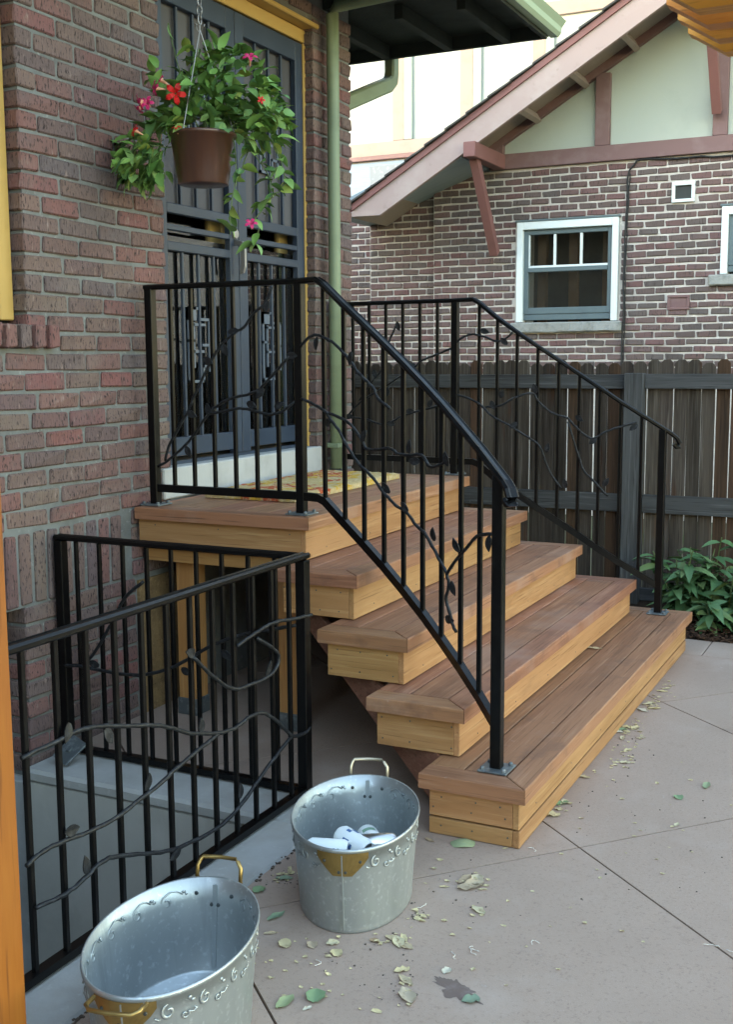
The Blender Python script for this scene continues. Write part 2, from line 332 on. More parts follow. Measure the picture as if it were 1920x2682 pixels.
# a board: local x runs along its length, so that the grain follows it
def board(name, p, ln, axis, up, wd, th, m, parent, bev=.002):
    """p: centre; axis: direction of the length; up: direction of the thickness"""
    x = Vector(axis).normalized(); z = Vector(up); z = (z - x*z.dot(x)).normalized(); y = z.cross(x)
    o = MB().box((-ln/2, -wd/2, -th/2), (ln/2, wd/2, th/2), bev).obj(name, m, parent)
    mm = Matrix((x, y, z)).transposed().to_4x4(); mm.translation = Vector(p)
    o.matrix_local = mm
    return o
def board_box(name, lo, hi, m, parent, axis=None, bev=.002):
    """an axis-aligned board given by its corners"""
    d = [hi[i]-lo[i] for i in range(3)]; c = [(hi[i]+lo[i])/2 for i in range(3)]
    if axis is None: axis = max(range(3), key=lambda i: d[i])
    oth = [i for i in range(3) if i != axis]; th = min(oth, key=lambda i: d[i]); wd = [i for i in oth if i != th][0]
    e = lambda i: Vector([1.0 if k == i else 0 for k in range(3)])
    return board(name, c, d[axis], e(axis), e(th), d[wd], d[th], m, parent, bev)
def board_poly(name, pts, z0, z1, m, parent, axis):
    """a flat board with a polygon outline in plan; grain along axis (unit xy)"""
    ax = Vector((axis[0], axis[1], 0)).normalized(); ay = Vector((-ax.y, ax.x, 0)); c = Vector((sum(p[0] for p in pts)/len(pts), sum(p[1] for p in pts)/len(pts), 0))
    loc = [(Vector((p[0], p[1], 0))-c) for p in pts]; loc = [(q.dot(ax), q.dot(ay), 0) for q in loc]
    mb = MB().prism([(q[0], q[1], z0) for q in loc], (0, 0, z1-z0)); me = mb.mesh(name)
    bm = bmesh.new(); bm.from_mesh(me); bmesh.ops.bevel(bm, geom=[e for e in bm.edges if all(v.co.z > (z0+z1)/2 for v in e.verts)], offset=.004, segments=2, affect='EDGES', profile=.5); bm.to_mesh(me); bm.free()
    o = link(name, me, m, parent); mm = Matrix((ax, ay, Vector((0, 0, 1)))).transposed().to_4x4(); mm.translation = c; o.matrix_local = mm
    return o

# ================================================================== the setting: ground, patio, bed
mb = MB()
for x0, x1, y0, y1 in ((-400, 400, -400, -4.2), (-400, -.5, -4.2, -.6), (1.2, 400, -4.2, -.6), (-400, 400, -.6, 900)):
    mb.add([(x0, y0, -.06), (x1, y0, -.06), (x1, y1, -.06), (x0, y1, -.06)], [(0, 1, 2, 3)])
struct(mb.obj('ground', MT['earth']))
patio = MB().box((1.302, -8, -.055), (8, 2.41, -.014)).box((.002, -.447, -.055), (1.302, 2.41, -.014)).obj('patio', MT['joint']); struct(patio)
def clip(poly, a, b, c):          # keep a*x + b*y <= c
    out = []
    for i, p in enumerate(poly):
        q = poly[(i+1) % len(poly)]; dp = a*p[0]+b*p[1]-c; dq = a*q[0]+b*q[1]-c
        if dp <= 0: out.append(p)
        if (dp < 0 < dq) or (dq < 0 < dp):
            t = dp/(dp-dq); out.append((p[0]+(q[0]-p[0])*t, p[1]+(q[1]-p[1])*t))
    return out
def cliprect(poly, x0, x1, y0, y1):
    for a, b, c in ((-1, 0, -x0), (1, 0, x1), (0, -1, -y0), (0, 1, y1)):
        poly = clip(poly, a, b, c)
        if len(poly) < 3: return None
    return poly
n1 = Vector((.669, .743)); n2 = Vector((-.743, .669)); PIT = 1.18; G = .0036
for i in range(-7, 8):
    for j in range(-9, 7):
        c1, c2 = 1.042+PIT*i, -1.903+PIT*j
        cell = [n1*a+n2*b for a, b in ((c1+G, c2+G), (c1+PIT-G, c2+G), (c1+PIT-G, c2+PIT-G), (c1+G, c2+PIT-G))]
        cell = [(p.x, p.y) for p in cell]
        for rect in ((1.304, 7.9, -7.9, 2.062), (.004, 1.3035, -.446, 2.062)):
            pl = cliprect(cell, *rect)
            if pl:
                ar = abs(sum(p[0]*q[1]-q[0]*p[1] for p, q in zip(pl, pl[1:]+pl[:1])))/2
                if ar < .002: continue
                cx, cy = sum(p[0] for p in pl)/len(pl), sum(p[1] for p in pl)/len(pl)
                MB().prism([(p[0]-cx, p[1]-cy, -.03) for p in pl], (0, 0, .03)).obj('slab', MT['concrete'], patio, loc=(cx, cy, 0))
for k in range(-4, 13):
    x0 = 2.04+.45*k
    if x0 < .1 or x0 > 7.4: continue
    MB().box((-.2225, -.167, -.03), (.2225, .167, .0), .002).obj('border_slab', MT['concrete'], patio, loc=(x0+.225, 2.236, 0))
# planting bed: soil with a rolling surface, bark chips
def soil(x0, x1, y0, y1, h, nx, ny):
    vs = []; fs = []
    for i in range(nx+1):
        for j in range(ny+1):
            x = x0+(x1-x0)*i/nx; y = y0+(y1-y0)*j/ny
            e = min(1, j/3.0)
            vs.append((x, y, -.02+e*(h+.03*mnoise.noise((x*5, y*5, 0)))))
    for i in range(nx):
        for j in range(ny):
            a = i*(ny+1)+j; fs.append((a, a+1, a+ny+2, a+ny+1))
    return MB().add(vs, fs)
bed = soil(-1.5, 6, 2.408, 3.5, .035, 90, 14).obj('garden_bed', MT['soil'], smooth=True); struct(bed)
mb = MB()
for k in range(1500):
    x, y = rnd.uniform(1.2, 3.4), 2.40+rnd.random()**1.5*.5
    a, b = rnd.uniform(0, 6.28), rnd.uniform(-.4, .4); l, wd = rnd.uniform(.006, .022), rnd.uniform(.003, .008)
    z = .0 + min(1, (y-2.40)/.24)*.03+rnd.uniform(.0, .02)
    dx = Vector((math.cos(a), math.sin(a), b))*l; dy = Vector((-math.sin(a), math.cos(a), rnd.uniform(-.3, .3)))*wd; p = Vector((x, y, z)); dz = Vector((0, 0, .004))
    mb.add([p-dx-dy, p+dx-dy, p+dx+dy, p-dx+dy, p-dx-dy+dz, p+dx-dy+dz, p+dx*.9+dy+dz, p-dx+dy*.8+dz], [(0, 3, 2, 1), (4, 5, 6, 7), (0, 1, 5, 4), (1, 2, 6, 5), (2, 3, 7, 6), (3, 0, 4, 7)])
tag(mb.obj('bark_mulch', MT['bark'], fix=False), 'dark brown bark mulch scattered over the garden bed', 'mulch', kind='stuff')

# ================================================================== sunken areaway beside the house
aw = thing('areaway', 'sunken concrete stairwell walls beside the brick house inside the iron railing', 'stairwell', (.6, -.7, 0))
aw.location = (0, 0, 0)
MB().box((.004, -.718, -1.5), (1.298, -.451, -.05)).obj('retaining_wall', MT['pitwall'], aw)
MB().box((1.052, -4.2, -1.5), (1.298, -.7185, -.05)).obj('retaining_wall', MT['pitwall'], aw)
MB().box((.004, -.722, -.0495), (1.3, -.449, .002), .012).obj('coping', MT['curb'], aw)
MB().box((1.048, -4.2, -.0495), (1.3, -.7225, .002), .012).obj('coping', MT['curb'], aw)
MB().box((-.1, -4.2, -1.55), (1.05, -.72, -1.4)).obj('landing', MT['pitwall'], aw)
MB().box((-.30, -4.6, -1.55), (-.17, -.45, -.061)).box((-.17, -4.6, -1.55), (1.3, -4.201, -.0605)).box((-.1695, -.65, -1.5), (.003, -.45, -.0615)).obj('foundation_wall', MT['pitwall'], aw)

# ================================================================== brick house
house = thing('brick_house', 'red brick house with mustard door trim and slate blue security door', 'house')
BM = {}
def brick_mesh(ln, h, dp, key, seed, m):
    k = (round(ln, 2), round(h, 3), key, seed)
    if k not in BM:
        mb = MB().box((-k[0]/2, 0, -h/2), (k[0]/2, dp, h/2), .006, .0042); me = mb.mesh('brick'); me.materials.append(m); BM[k] = me
    return BM[k]
CH, BH = .0735, .0615
def runs(y0, y1, off, pitch, gap):
    """joint positions of one course between y0 and y1"""
    out = []; y = y0 + (off if off else 0)
    pts = [y0]
    y = y0+off
    while y < y1-.05:
        if y > pts[-1]+.05: pts.append(y)
        y += pitch*rnd.uniform(.94, 1.06)
    pts.append(y1)
    return [(a+gap/2, b-gap/2) for a, b in zip(pts, pts[1:])]
wall = MB()
# mortar backing, in pieces round the openings (x from -.3 to -.011)
MX = -.010
for y0, y1, z0, z1 in ((-4.5, -.65, .90, 1.585), (-4.5, -1.62, -.06, .612), (-4.5, -2.1, 1.585, 3.5), (-.65, .02, -.06, 1.585), (.02, .284, .60, 1.585), (-.568, .284, 1.585, 3.5), (1.674, 2.093, -.06, 3.5), (.284, 1.674, 3.31, 3.5), (.284, 1.674, -.06, .93), (.02, .284, -.06, .60), (-4.5, -.65, .612, .90)):
    wall.box((-.3, y0, z0), (MX, y1, z1))
wall = wall.obj('wall', MT['mortar'], house)
BR = []
zb = 1.571 - CH*22
for k in range(0, 49):
    z0 = zb+CH*k; zc = z0+CH/2
    if zc < -.05 or zc > 3.42: continue
    off = (.111 if k % 2 else .222)
    segs = []
    if zc > 1.66: segs += [(-.585, .30), (-4.3, -2.09)]
    elif zc > 1.575: segs += [(-.40, .30), (-4.3, -2.09)]
    elif zc > .9: segs += [(-1.5, .30), (-4.3, -1.512)]
    elif zc > .615: segs += [(.0, .30), (-4.3, -1.61)]
    else: segs += [(-.666, .02), (-4.3, -1.605)]
    if zc > .60: segs.append((1.657, 2.11))
    if zc > 3.31: segs.append((.30, 1.657))
    for a, b in segs:
        for p, q in runs(a, b, off*rnd.uniform(.93, 1.07), .222, .012):
            BR.append(((p+q)/2, zc, q-p))
def bpx(y, z):
    v = Vector((0, y, z))-CAM; q = v.dot(CD); return PW/2+FPX*v.dot(CR)/q, PH/2-FPX*v.dot(CU)/q, q
BR.sort(key=lambda b: (0 if (bpx(b[0]+b[2]/2, b[1])[0] > 0 and bpx(b[0], b[1])[1] > -30) else 1, bpx(b[0], b[1])[2]))
mb = MB(); rv = []
for y, z, l in BR[255:]:
    n0 = len(mb.f); mb.box((-.10, y-l/2, z-BH/2), (rnd.uniform(-.002, .002), y+l/2, z+BH/2), .006, .004); rv += [rnd.random()]*(len(mb.f)-n0)
o = mb.obj('brickwork', MT['brick'], wall); o['kind'] = 'stuff'
at = o.data.attributes.new('rnd', 'FLOAT', 'FACE'); at.data.foreach_set('value', rv)
for y, z, l in BR[:255]:
    o = link('brick', brick_mesh(l, BH, .10, 'h', rnd.randrange(3), MT['brick']), None, wall, (rnd.uniform(-.0025, .0025), y, z+rnd.uniform(-.0012, .0012)), (rnd.uniform(-.006, .006), rnd.uniform(-.008, .008), R(90)+rnd.uniform(-.012, .012)))
# soldier course over the basement door
y = -1.56
while y < -.03:
    link('brick', brick_mesh(.0640, .272, .10, 's', rnd.randrange(3), MT['brick']), None, wall, (rnd.uniform(-.002, .003), y, .757), (0, rnd.uniform(-.006, .006), R(90)))
    y += .0765
# rowlock window sill
y = -1.35
sill = MB().box((-.2, -2.2, 1.60), (.006, -.43, 1.672)).obj('window_sill', MT['mortar'], house)
for k in range(21):
    link('brick', brick_mesh(.064, .088, .17, 'r', rnd.randrange(3), MT['brick']), None, sill, (.030, -.462-.0765*k, 1.632), (0, 0, R(90)))
# upper-left window: mustard casing
cw = MB().box((-.12, -.66, 1.69), (-.055, -.588, 3.45), .004).box((-.12, -.78, 1.69), (-.075, -.6605, 3.45), .004).obj('window_casing', MT['yellow'], house)
MB().box((-.12, -2.09, 1.69), (-.055, -1.95, 3.45), .004).obj('window_casing', MT['yellow'], house)
MB().box((-.14, -2.0, 1.69), (-.115, -.78, 3.45)).obj('window_pane', MT['glass'], house)
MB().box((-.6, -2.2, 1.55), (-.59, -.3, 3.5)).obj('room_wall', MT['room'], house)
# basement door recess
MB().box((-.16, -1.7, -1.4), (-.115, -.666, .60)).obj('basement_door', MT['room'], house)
MB().box((-.12, -.70, -1.4), (-.002, -.652, -.062), .004).obj('basement_jamb', MT['curb'], house)
# body and hip roof of the house (behind the wall, it keeps the evening sun off the patio)
MB().box((-9.5, -11, -.05), (-.8, 2.098, 3.49)).obj('house_body', MT['mortar'], house)
MB().box((-9.5, -14, -.05), (7, -8.4, 3.6)).prism([(-9.9, -14.4, 3.6), (7.4, -14.4, 3.6), (7.4, -11.2, 5.2), (-9.9, -11.2, 5.2)], (0, 0, .06)).prism([(-9.9, -8.0, 3.6), (7.4, -8.0, 3.6), (7.4, -11.2, 5.2), (-9.9, -11.2, 5.2)], (0, 0, .06)).obj('glow_block_wing', MT['mortar'], house)  # added unseen wing, blocks the low sky glow from behind the camera
MB().box((-.80, 2.0, -.05), (-.30, 2.099, 3.49)).obj('end_wall', MT['mortar'], house)
EX, EY, EZ = .90, 2.90, 3.50
rb = MB()
x0, x1, y0, y1 = -10.4, EX, -12, EY; hx = (x0+x1)/2; hh = 4.6; rr = (x1-x0)/2
A = [(x0, y0, EZ), (x1, y0, EZ), (x1, y1, EZ), (x0, y1, EZ)]; rd = [(hx, y0+rr, EZ+hh), (hx, y1-rr, EZ+hh)]
vs = A+rd+[(p[0], p[1], p[2]+.05) for p in A]+[(p[0], p[1], p[2]+.06) for p in rd]
rb.add(vs, [(6, 7, 10), (7, 8, 11, 10), (8, 9, 11), (9, 6, 10, 11), (0, 1, 7, 6), (1, 2, 8, 7), (2, 3, 9, 8), (3, 0, 6, 9)])
rb.obj('roof', MT['shingle'], house)
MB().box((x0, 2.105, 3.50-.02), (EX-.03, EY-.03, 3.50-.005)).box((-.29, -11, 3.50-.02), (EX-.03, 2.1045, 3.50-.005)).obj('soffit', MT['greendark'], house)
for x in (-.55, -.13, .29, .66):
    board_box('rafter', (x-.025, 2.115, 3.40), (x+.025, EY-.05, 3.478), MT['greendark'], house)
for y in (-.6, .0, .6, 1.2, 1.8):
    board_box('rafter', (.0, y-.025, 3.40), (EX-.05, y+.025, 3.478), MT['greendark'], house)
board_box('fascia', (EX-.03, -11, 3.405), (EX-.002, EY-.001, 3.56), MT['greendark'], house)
board_box('fascia', (-9, EY-.03, 3.405), (EX-.031, EY-.002, 3.56), MT['greendark'], house)
# gutters (ogee profile) along the two eaves
gp = [(0, 0), (.045, 0), (.062, .02), (.066, .05), (.085, .075), (.092, .085), (.085, .092), (.078, .085), (.055, .052), (.05, .02), (.04, .01), (.0, .01)]
gm = MB(); n = len(gp)
for y in (-11, EY+.065): gm.v += [(EX+a, y, 3.425+b) for a, b in gp]
gm.f += [(i, (i+1) % n, n+(i+1) % n, n+i) for i in range(n)]+[tuple(range(n)), tuple(range(n, 2*n))]
gm.obj('gutter', MT['gutter'], house)
gm = MB()
for x in (-9, EX-.003): gm.v += [(x, EY+a*.7, 3.425+b) for a, b in gp]
gm.f += [(i, (i+1) % n, n+(i+1) % n, n+i) for i in range(n)]+[tuple(range(n)), tuple(range(n, 2*n))]
gm.obj('gutter', MT['greendark'], house)
# downspouts
def rr_prof(a, b, c=.012): return [(-a+c, -b), (a-c, -b), (a, -b+c), (a, b-c), (a-c, b), (-a+c, b), (-a, b-c), (-a, -b+c)]
ds = MB().sweep([(.062, 1.765, .935), (.062, 1.765, 2.0), (.062, 1.765, 3.0), (.062, 1.765, 3.36), (.09, 1.77, 3.41), (.40, 1.8, 3.435), (.86, 1.8, 3.45)], [(math.cos(a)*.038, math.sin(a)*.032) for a in [i*math.pi/6 for i in range(12)]], up=(1, 0, 0))
dso = ds.obj('downspout', MT['green'], house, smooth=True)
for z in (1.05,): MB().box((-.002, 1.722, z), (.097, 1.808, z+.025), .004).obj('strap', MT['green'], dso)
MB().sweep([(-.14, 2.95, 3.45), (-.14, 2.95, 3.34), (-.142, 2.94, 3.29), (-.147, 2.90, 3.255), (-.16, 2.8, 3.215), (-.20, 2.42, 3.06), (-.22, 2.2, 2.97), (-.22, 2.15, 2.9), (-.22, 2.15, .0)], rr_prof(.045, .035), up=(1, 0, 0)).obj('downspout', MT['green'], house)

# ---- the doorway
DY0, DY1 = .30, 1.657
casing = MB()
casing.box((-.13, 1.652, .96), (-.055, 1.715, 3.205), .004).box((-.13, .20, 3.207), (-.055, 1.716, 3.275), .004).box((-.13, .2, .96), (-.055, .32, 3.205), .004)
casing.obj('door_casing', MT['yellow'], house)
MB().box((-.12, .2, 3.277), (.018, 1.70, 3.302), .006).obj('drip_cap', MT['yellow'], house)
MB().box((-.33, .22, .925), (.012, 1.69, 1.062), .006).obj('door_sill', MT['stoop'], house)
sd = MB().box((-.33, .321, 1.0625), (-.072, 1.651, 1.078)).obj('threshold', MT['bluesteel'], house)
def leafdoor(name, y0, y1):
    X0, X1 = -.095, -.062
    d = MB()
    sw = .075
    d.box((X0, y0, 1.08), (X1, y0+sw, 3.20), .003).box((X0, y1-sw, 1.08), (X1, y1, 3.20), .003)
    d.box((X0, y0+sw, 3.10), (X1-.001, y1-sw, 3.20), .003).box((X0, y0+sw, 1.10), (X1-.001, y1-sw, 1.185), .003)
    for z0, z1, dx in ((2.195, 2.24, .001), (2.12, 2.146, .003), (2.03, 2.07, .001)): d.box((X0+dx, y0+sw, z0), (X1-dx, y1-sw, z1), .003)
    o = d.obj(name, MT['bluesteel'], house)
    n = 3
    for i in range(n):
        y = y0+sw+(y1-y0-2*sw)*(i+1)/(n+1)
        MB().box((-.088, y-.007, 2.24), (-.072, y+.007, 3.10), .002).obj('bar', MT['bluesteel'], o)
        MB().box((-.088, y-.007, 1.185), (-.072, y+.007, 2.03), .002).obj('bar', MT['bluesteel'], o)
    # rectangular scroll ornament on the middle bar
    yc = (y0+y1)/2
    for zc in (1.61, 2.66):
        m = MB(); t = .0062
        for ya, yb, za, zb in ((-.085, -.03, .12, .17), (-.085, -.085, -.17, .17), (.085, .085, -.12, .12), (-.045, .045, .095, .095), (-.045, -.045, -.1, .1), (.03, .085, -.1, -.1), (-.085, .03, -.17, -.17), (-.085, .0, .17, .17), (.0, .085, .12, .12), (.03, .03, -.17, -.1), (-.045, .03, -.03, -.03), (.03, .085, .0, .0), (-.085, -.045, .02, .02)):
            m.box((-.086, yc+ya-t, zc+za-t), (-.078, yc+yb+t, zc+zb+t))
        m.obj('ornament', MT['ornament'], o)
    MB().box((-.1005, y0+sw-.01, 2.20), (-.0975, y1-sw+.01, 3.12)).obj('screen', MT['shade'], o)
    MB().box((-.1015, y0+sw-.01, 1.15), (-.0985, y1-sw+.01, 2.10)).obj('pane', MT['glass'], o)
    return o
dl = leafdoor('security_door', .325, .986); dr = leafdoor('security_door', .992, 1.65)
MB().sweep([(-.062, .95, 2.11), (-.02, .95, 2.10), (-.012, .95, 2.07), (-.012, .95, 1.99), (-.02, .95, 1.97), (-.03, .95, 1.97)], rr_prof(.014, .007, .003), up=(0, 1, 0)).obj('door_handle', MT['chain'], dl)
MB().lathe([(.0, .0), (.024, .0), (.022, .012), (.0, .014)], (0, 0, 0), 14).obj('lock', MT['chain'], dl).matrix_local = Matrix.Translation((-.062, .95, 2.15)) @ Matrix.Rotation(R(90), 4, 'Y')
# inner french doors behind the bars: mustard stiles, glass, pale shades above
ins = MB()
for y0, y1 in ((.33, .985), (.99, 1.645)):
    ins.box((-.20, y0, 1.085), (-.165, y0+.05, 3.19), .003).box((-.20, y1-.09, 1.085), (-.165, y1, 3.19), .003)
    ins.box((-.20, y0+.0905, 1.085), (-.166, y1-.0905, 1.25), .003).box((-.20, y0+.0905, 3.08), (-.166, y1-.0905, 3.19), .003)
ins.obj('inner_door', MT['cream'], house)
for y0, y1 in ((.421, .894), (1.081, 1.554)):
    MB().box((-.184, y0, 1.2505), (-.180, y1, 3.079)).obj('pane', MT['glass'], house)
    sh = MB(); nn = 24; zz = 2.27
    for i in range(nn+1):
        y = y0-.02+(y1-y0+.04)*i/nn; x = -.235+.006*math.sin(i*2.1)
        sh.v += [(x, y, zz), (x, y, 3.12)]
    sh.f += [(2*i, 2*i+2, 2*i+3, 2*i+1) for i in range(nn)]
    sh.obj('shade', MT['shade'], house, smooth=True)
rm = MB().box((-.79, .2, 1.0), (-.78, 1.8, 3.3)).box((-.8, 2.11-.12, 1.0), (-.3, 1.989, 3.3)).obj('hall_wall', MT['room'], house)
MB().box((-.55, .62, 1.0), (-.50, .80, 2.1), .01).box((-.56, 1.30, 1.0), (-.5, 1.46, 1.75), .01).obj('hall_furniture', MT['sash'], house)
# under the porch: boarded foundation
MB().box((-.02, .03, -.05), (.004, .30, .595)).obj('foundation_board', MT['osb'], house)

# ================================================================== porch and flared steps
RISE, H1 = .178, .2087
SX = {5: .8625, 4: 1.1603, 3: 1.4344, 2: 1.7046, 1: 1.970}
SN = {5: .0, 4: -.1683, 3: -.3189, 2: -.4642, 1: -.6232}
SF = {5: 1.7648, 4: 1.8393, 3: 1.936, 2: 2.0182, 1: 2.1635}
SZ = {k: H1+RISE*(k-1) for k in range(1, 6)}
TW, TT, OV, FB = .362, .05, .027, .092
porch = thing('porch_steps', 'new wooden porch and four flared steps with reddish treads and honey coloured risers', 'steps')
def step(k):
    X, yn, yf, z = SX[k], SN[k], SF[k], SZ[k]
    xi = .014 if k == 5 else X-TW
    g = .002; b = FB
    st = thing('porch_deck' if k == 5 else 'step', '', ''); 
    for q in ('label', 'category'):
        if q in st: del st[q]
    st.parent = porch
    fr = MT['edge']
    # picture frame: front, near end, far end (mitred)
    board_poly('tread_board', [(X, yn), (X, yf), (X-b, yf-b), (X-b, yn+b)], z-TT, z, MT['tread'], st, (0, 1))
    board_poly('end_board', [(X-g, yn), (X-b-g, yn+b), (xi, yn+b), (xi, yn)], z-TT, z-.0006, MT['tread'], st, (1, 0))
    board_poly('end_board', [(X-g, yf), (X-b-g, yf-b), (xi, yf-b), (xi, yf)], z-TT, z-.0006, MT['tread'], st, (1, 0))
    x1 = X-b-.005
    widths = []
    while x1 > xi+.02:
        wd = min(.139, x1-xi)
        if x1-wd-xi < .03: wd = x1-xi
        board_poly('tread_board', [(x1, yn+b+.004), (x1, yf-b-.004), (x1-wd, yf-b-.004), (x1-wd, yn+b+.004)], z-TT+.01, z-.001-rnd.uniform(0, .0012), MT['tread'], st, (0, 1))
        x1 -= wd+.005
    # dark core below the gaps
    # skirting boards
    zl = z-RISE+.003 if k > 1 else .062
    o = OV; t = .022; zt = z-TT-.0005
    board_box('riser', (X-o-t, yn+o, zl), (X-o, yf-o, zt), MT['cedar'], st)
    board_box('side_board', (xi+(o if k < 5 else .0), yn+o+.0006, zl+.0005), (X-o-t-.0006, yn+o+t, zt), MT['cedar'], st)
    board_box('side_board', (xi+(o if k < 5 else .0), yf-o-t, zl+.0005), (X-o-t-.0006, yf-o-.0006, zt), MT['cedar'], st)
    if k < 5: board_box('back_board', (xi+o, yn+o+t+.001, zl+.02), (xi+o+t, yf-o-t-.001, zt), MT['cedar'], st)
    if k == 1:
        board_box('base_trim', (X-o-t, yn+o-.001, .002), (X-o+.002, yf-o+.001, .057), MT['cedar'], st)
        board_box('base_trim', (xi+o, yn+o-.001, .002), (X-o-t-.001, yn+o+t, .057), MT['cedar'], st)
        board_box('base_trim', (xi+o, yf-o-t, .002), (X-o-t-.001, yf-o+.001, .057), MT['cedar'], st)
    ln_ = (X-o-t)-(xi+o)
    for px in (.09, .5, .91):
        for zz in ((zl+.025, zt-.025) if k > 1 else (.032, zl+.03, zt-.03)):
            sc_ = MB().lathe([(0, .0012), (.0028, .0010), (.0032, 0)], k=7).obj('screw', MT['rivet'], st)
            sc_.matrix_local = Matrix.Translation((xi+o+ln_*px+rnd.uniform(-.02, .02), yn+o+(.0004 if zz > .06 else -.0012), zz)) @ Matrix.Rotation(R(90), 4, 'X')
    for yy in [yn+.2+.41*i for i in range(5)]:
        sc_ = MB().lathe([(0, .0012), (.0028, .0010), (.0032, 0)], k=7).obj('screw', MT['rivet'], st)
        sc_.matrix_local = Matrix.Translation((X-o+.0002, yy, zl+.03)) @ Matrix.Rotation(R(90), 4, 'Y')
    # joists under the boards
    for y in (yn+.35, (yn+yf)/2, yf-.35):
        board_box('joist', (xi+(.03 if k < 5 else .01)+.022, y-.02, z-TT-.10), (X-o-t-.002, y+.02, z-TT+.0095), MT['stringer'], st)
    return st
for k in (5, 4, 3, 2, 1): step(k)
# beam and posts below the deck
board_box('beam', (.016, .055, .685), (.80, .093, .741), MT['under'], porch)
for x in (.19, .70):
    pst = board_box('post', (x-.045, .105, .05), (x+.045, .195, .735), MT['under'], porch)
    for yy in (.10,): MB().box((x-.05, .10, .001), (x+.05, .2, .075), .002).obj('post_base', MT['steel'], porch)
for i in range(6): board_box('light_stop_board', (.02, 1.70, .01+.118*i), (.82, 1.72, .122+.118*i), MT['stringer'], porch)  # added boards that keep light from entering below the deck's far end
# stringers, splayed with the steps
def stringer(p0, p1):
    (xa, ya), (xb, yb) = p0, p1
    zlow = lambda x: max(0.004, .342-.66*(x-1.105)); ztop = lambda x: zlow(x)+.20
    P = lambda x, z: Vector((x, ya+(yb-ya)*(x-xa)/(xb-xa), z))
    pts = [P(xa, zlow(xa)), P(1.617, .004), P(xb, .004), P(xb, .10), P(xa, min(.60, ztop(xa)+.05))]
    ax = (P(xb, 0)-P(xa, zlow(xa))).normalized()
    o = MB().prism(pts, (0, .038, 0)).obj('stringer', MT['stringer'], porch)
stringer((.87, -.04), (1.80, -.55))
stringer((.87, .90), (1.80, .80)); stringer((.87, 1.66), (1.80, 1.98))
for k, (x, y) in {1: (1.76, -.06), 2: (1.5, .08)}.items(): pass

# ================================================================== iron railings
BX = [.88+.1018*(.33+i) for i in range(9)]
NEAR = [(.056, .098), (.785, .088), (.88, .062)] + list(zip(BX, [.05, .022, -.015, -.054, -.102, -.16, -.228, -.302, -.39])) + [(1.827, -.485)]
FAR = [(.03, 1.845), (.758, 1.808), (.865, 1.80)] + list(zip([x-.015 for x in BX], [1.797, 1.795, 1.813, 1.846, 1.883, 1.914, 1.938, 1.972, 2.005])) + [(1.813, 2.045)]
ZB = [.995, .995, .995, .985, .907, .836, .764, .692, .622, .552, .483, .418, .352]
ZT = [1.843, 1.843, 1.845, 1.826, 1.745, 1.672, 1.598, 1.526, 1.455, 1.385, 1.312, 1.245, 1.178]
CAP = [(-.021, -.004), (-.021, .006), (-.013, .012), (-.006, .009), (.006, .009), (.013, .012), (.021, .006), (.021, -.004), (.014, -.010), (-.014, -.010)]
def wobble(pts, amp=.003, sub=4):
    out = []
    for i in range(len(pts)-1):
        p0, p1, p2, p3 = pts[max(i-1, 0)], pts[i], pts[i+1], pts[min(i+2, len(pts)-1)]
        for j in range(sub):
            t = j/sub
            q = .5*((2*p1)+(p2-p0)*t+(2*p0-5*p1+4*p2-p3)*t*t+(3*p1-p0-3*p2+p3)*t**3)
            out.append(q+Vector((rnd.uniform(-amp, amp), rnd.uniform(-amp, amp), rnd.uniform(-amp, amp))))
    out.append(pts[-1]); return out
def leaf_mesh(ln, wd, curl=.25, fold=.25, n=5):
    m = MB(); 
    for i in range(n+1):
        t = i/n; hw = wd/2*math.sin(math.pi*min(1, t*.94+.06))**.8*(1-.25*t)
        z = -curl*ln*t*t
        m.v += [(t*ln, -hw, z+hw*fold), (t*ln, 0, z), (t*ln, hw, z+hw*fold)]
    for i in range(n):
        a = 3*i; m.f += [(a, a+3, a+4, a+1), (a+1, a+4, a+5, a+2)]
    return m
def iron_leaf():
    m = leaf_mesh(.052, .034, .15, .1, 6); k = len(m.v)
    m.v += [(x, y, z-.003) for x, y, z in m.v]
    m.f += [tuple(i+k for i in reversed(f)) for f in m.f]
    e = [0, 3, 6, 9, 12, 15, 18, 19, 20, 17, 14, 11, 8, 5, 2, 1]
    m.f += [(e[i], e[(i+1) % len(e)], e[(i+1) % len(e)]+k, e[i]+k) for i in range(len(e))]
    return m.mesh('leaf')
IRL = iron_leaf(); IRL.materials.append(MT['vine'])
def place_leaf(p, parent, nrm, me=IRL, sc=1.0):
    a = rnd.uniform(0, 6.28); n = Vector(nrm).normalized(); t = Vector((0, 0, 1)).cross(n).normalized()
    x = t*math.cos(a)+Vector((0, 0, 1))*math.sin(a); x = (x+n*rnd.uniform(.1, .4)).normalized(); z = (n-x*n.dot(x)).normalized(); y = z.cross(x)
    mm = Matrix((x*sc, y*sc, z*sc)).transposed().to_4x4(); mm.translation = p-x*.012
    o = link('leaf', me, None, parent); o.matrix_local = mm; return o
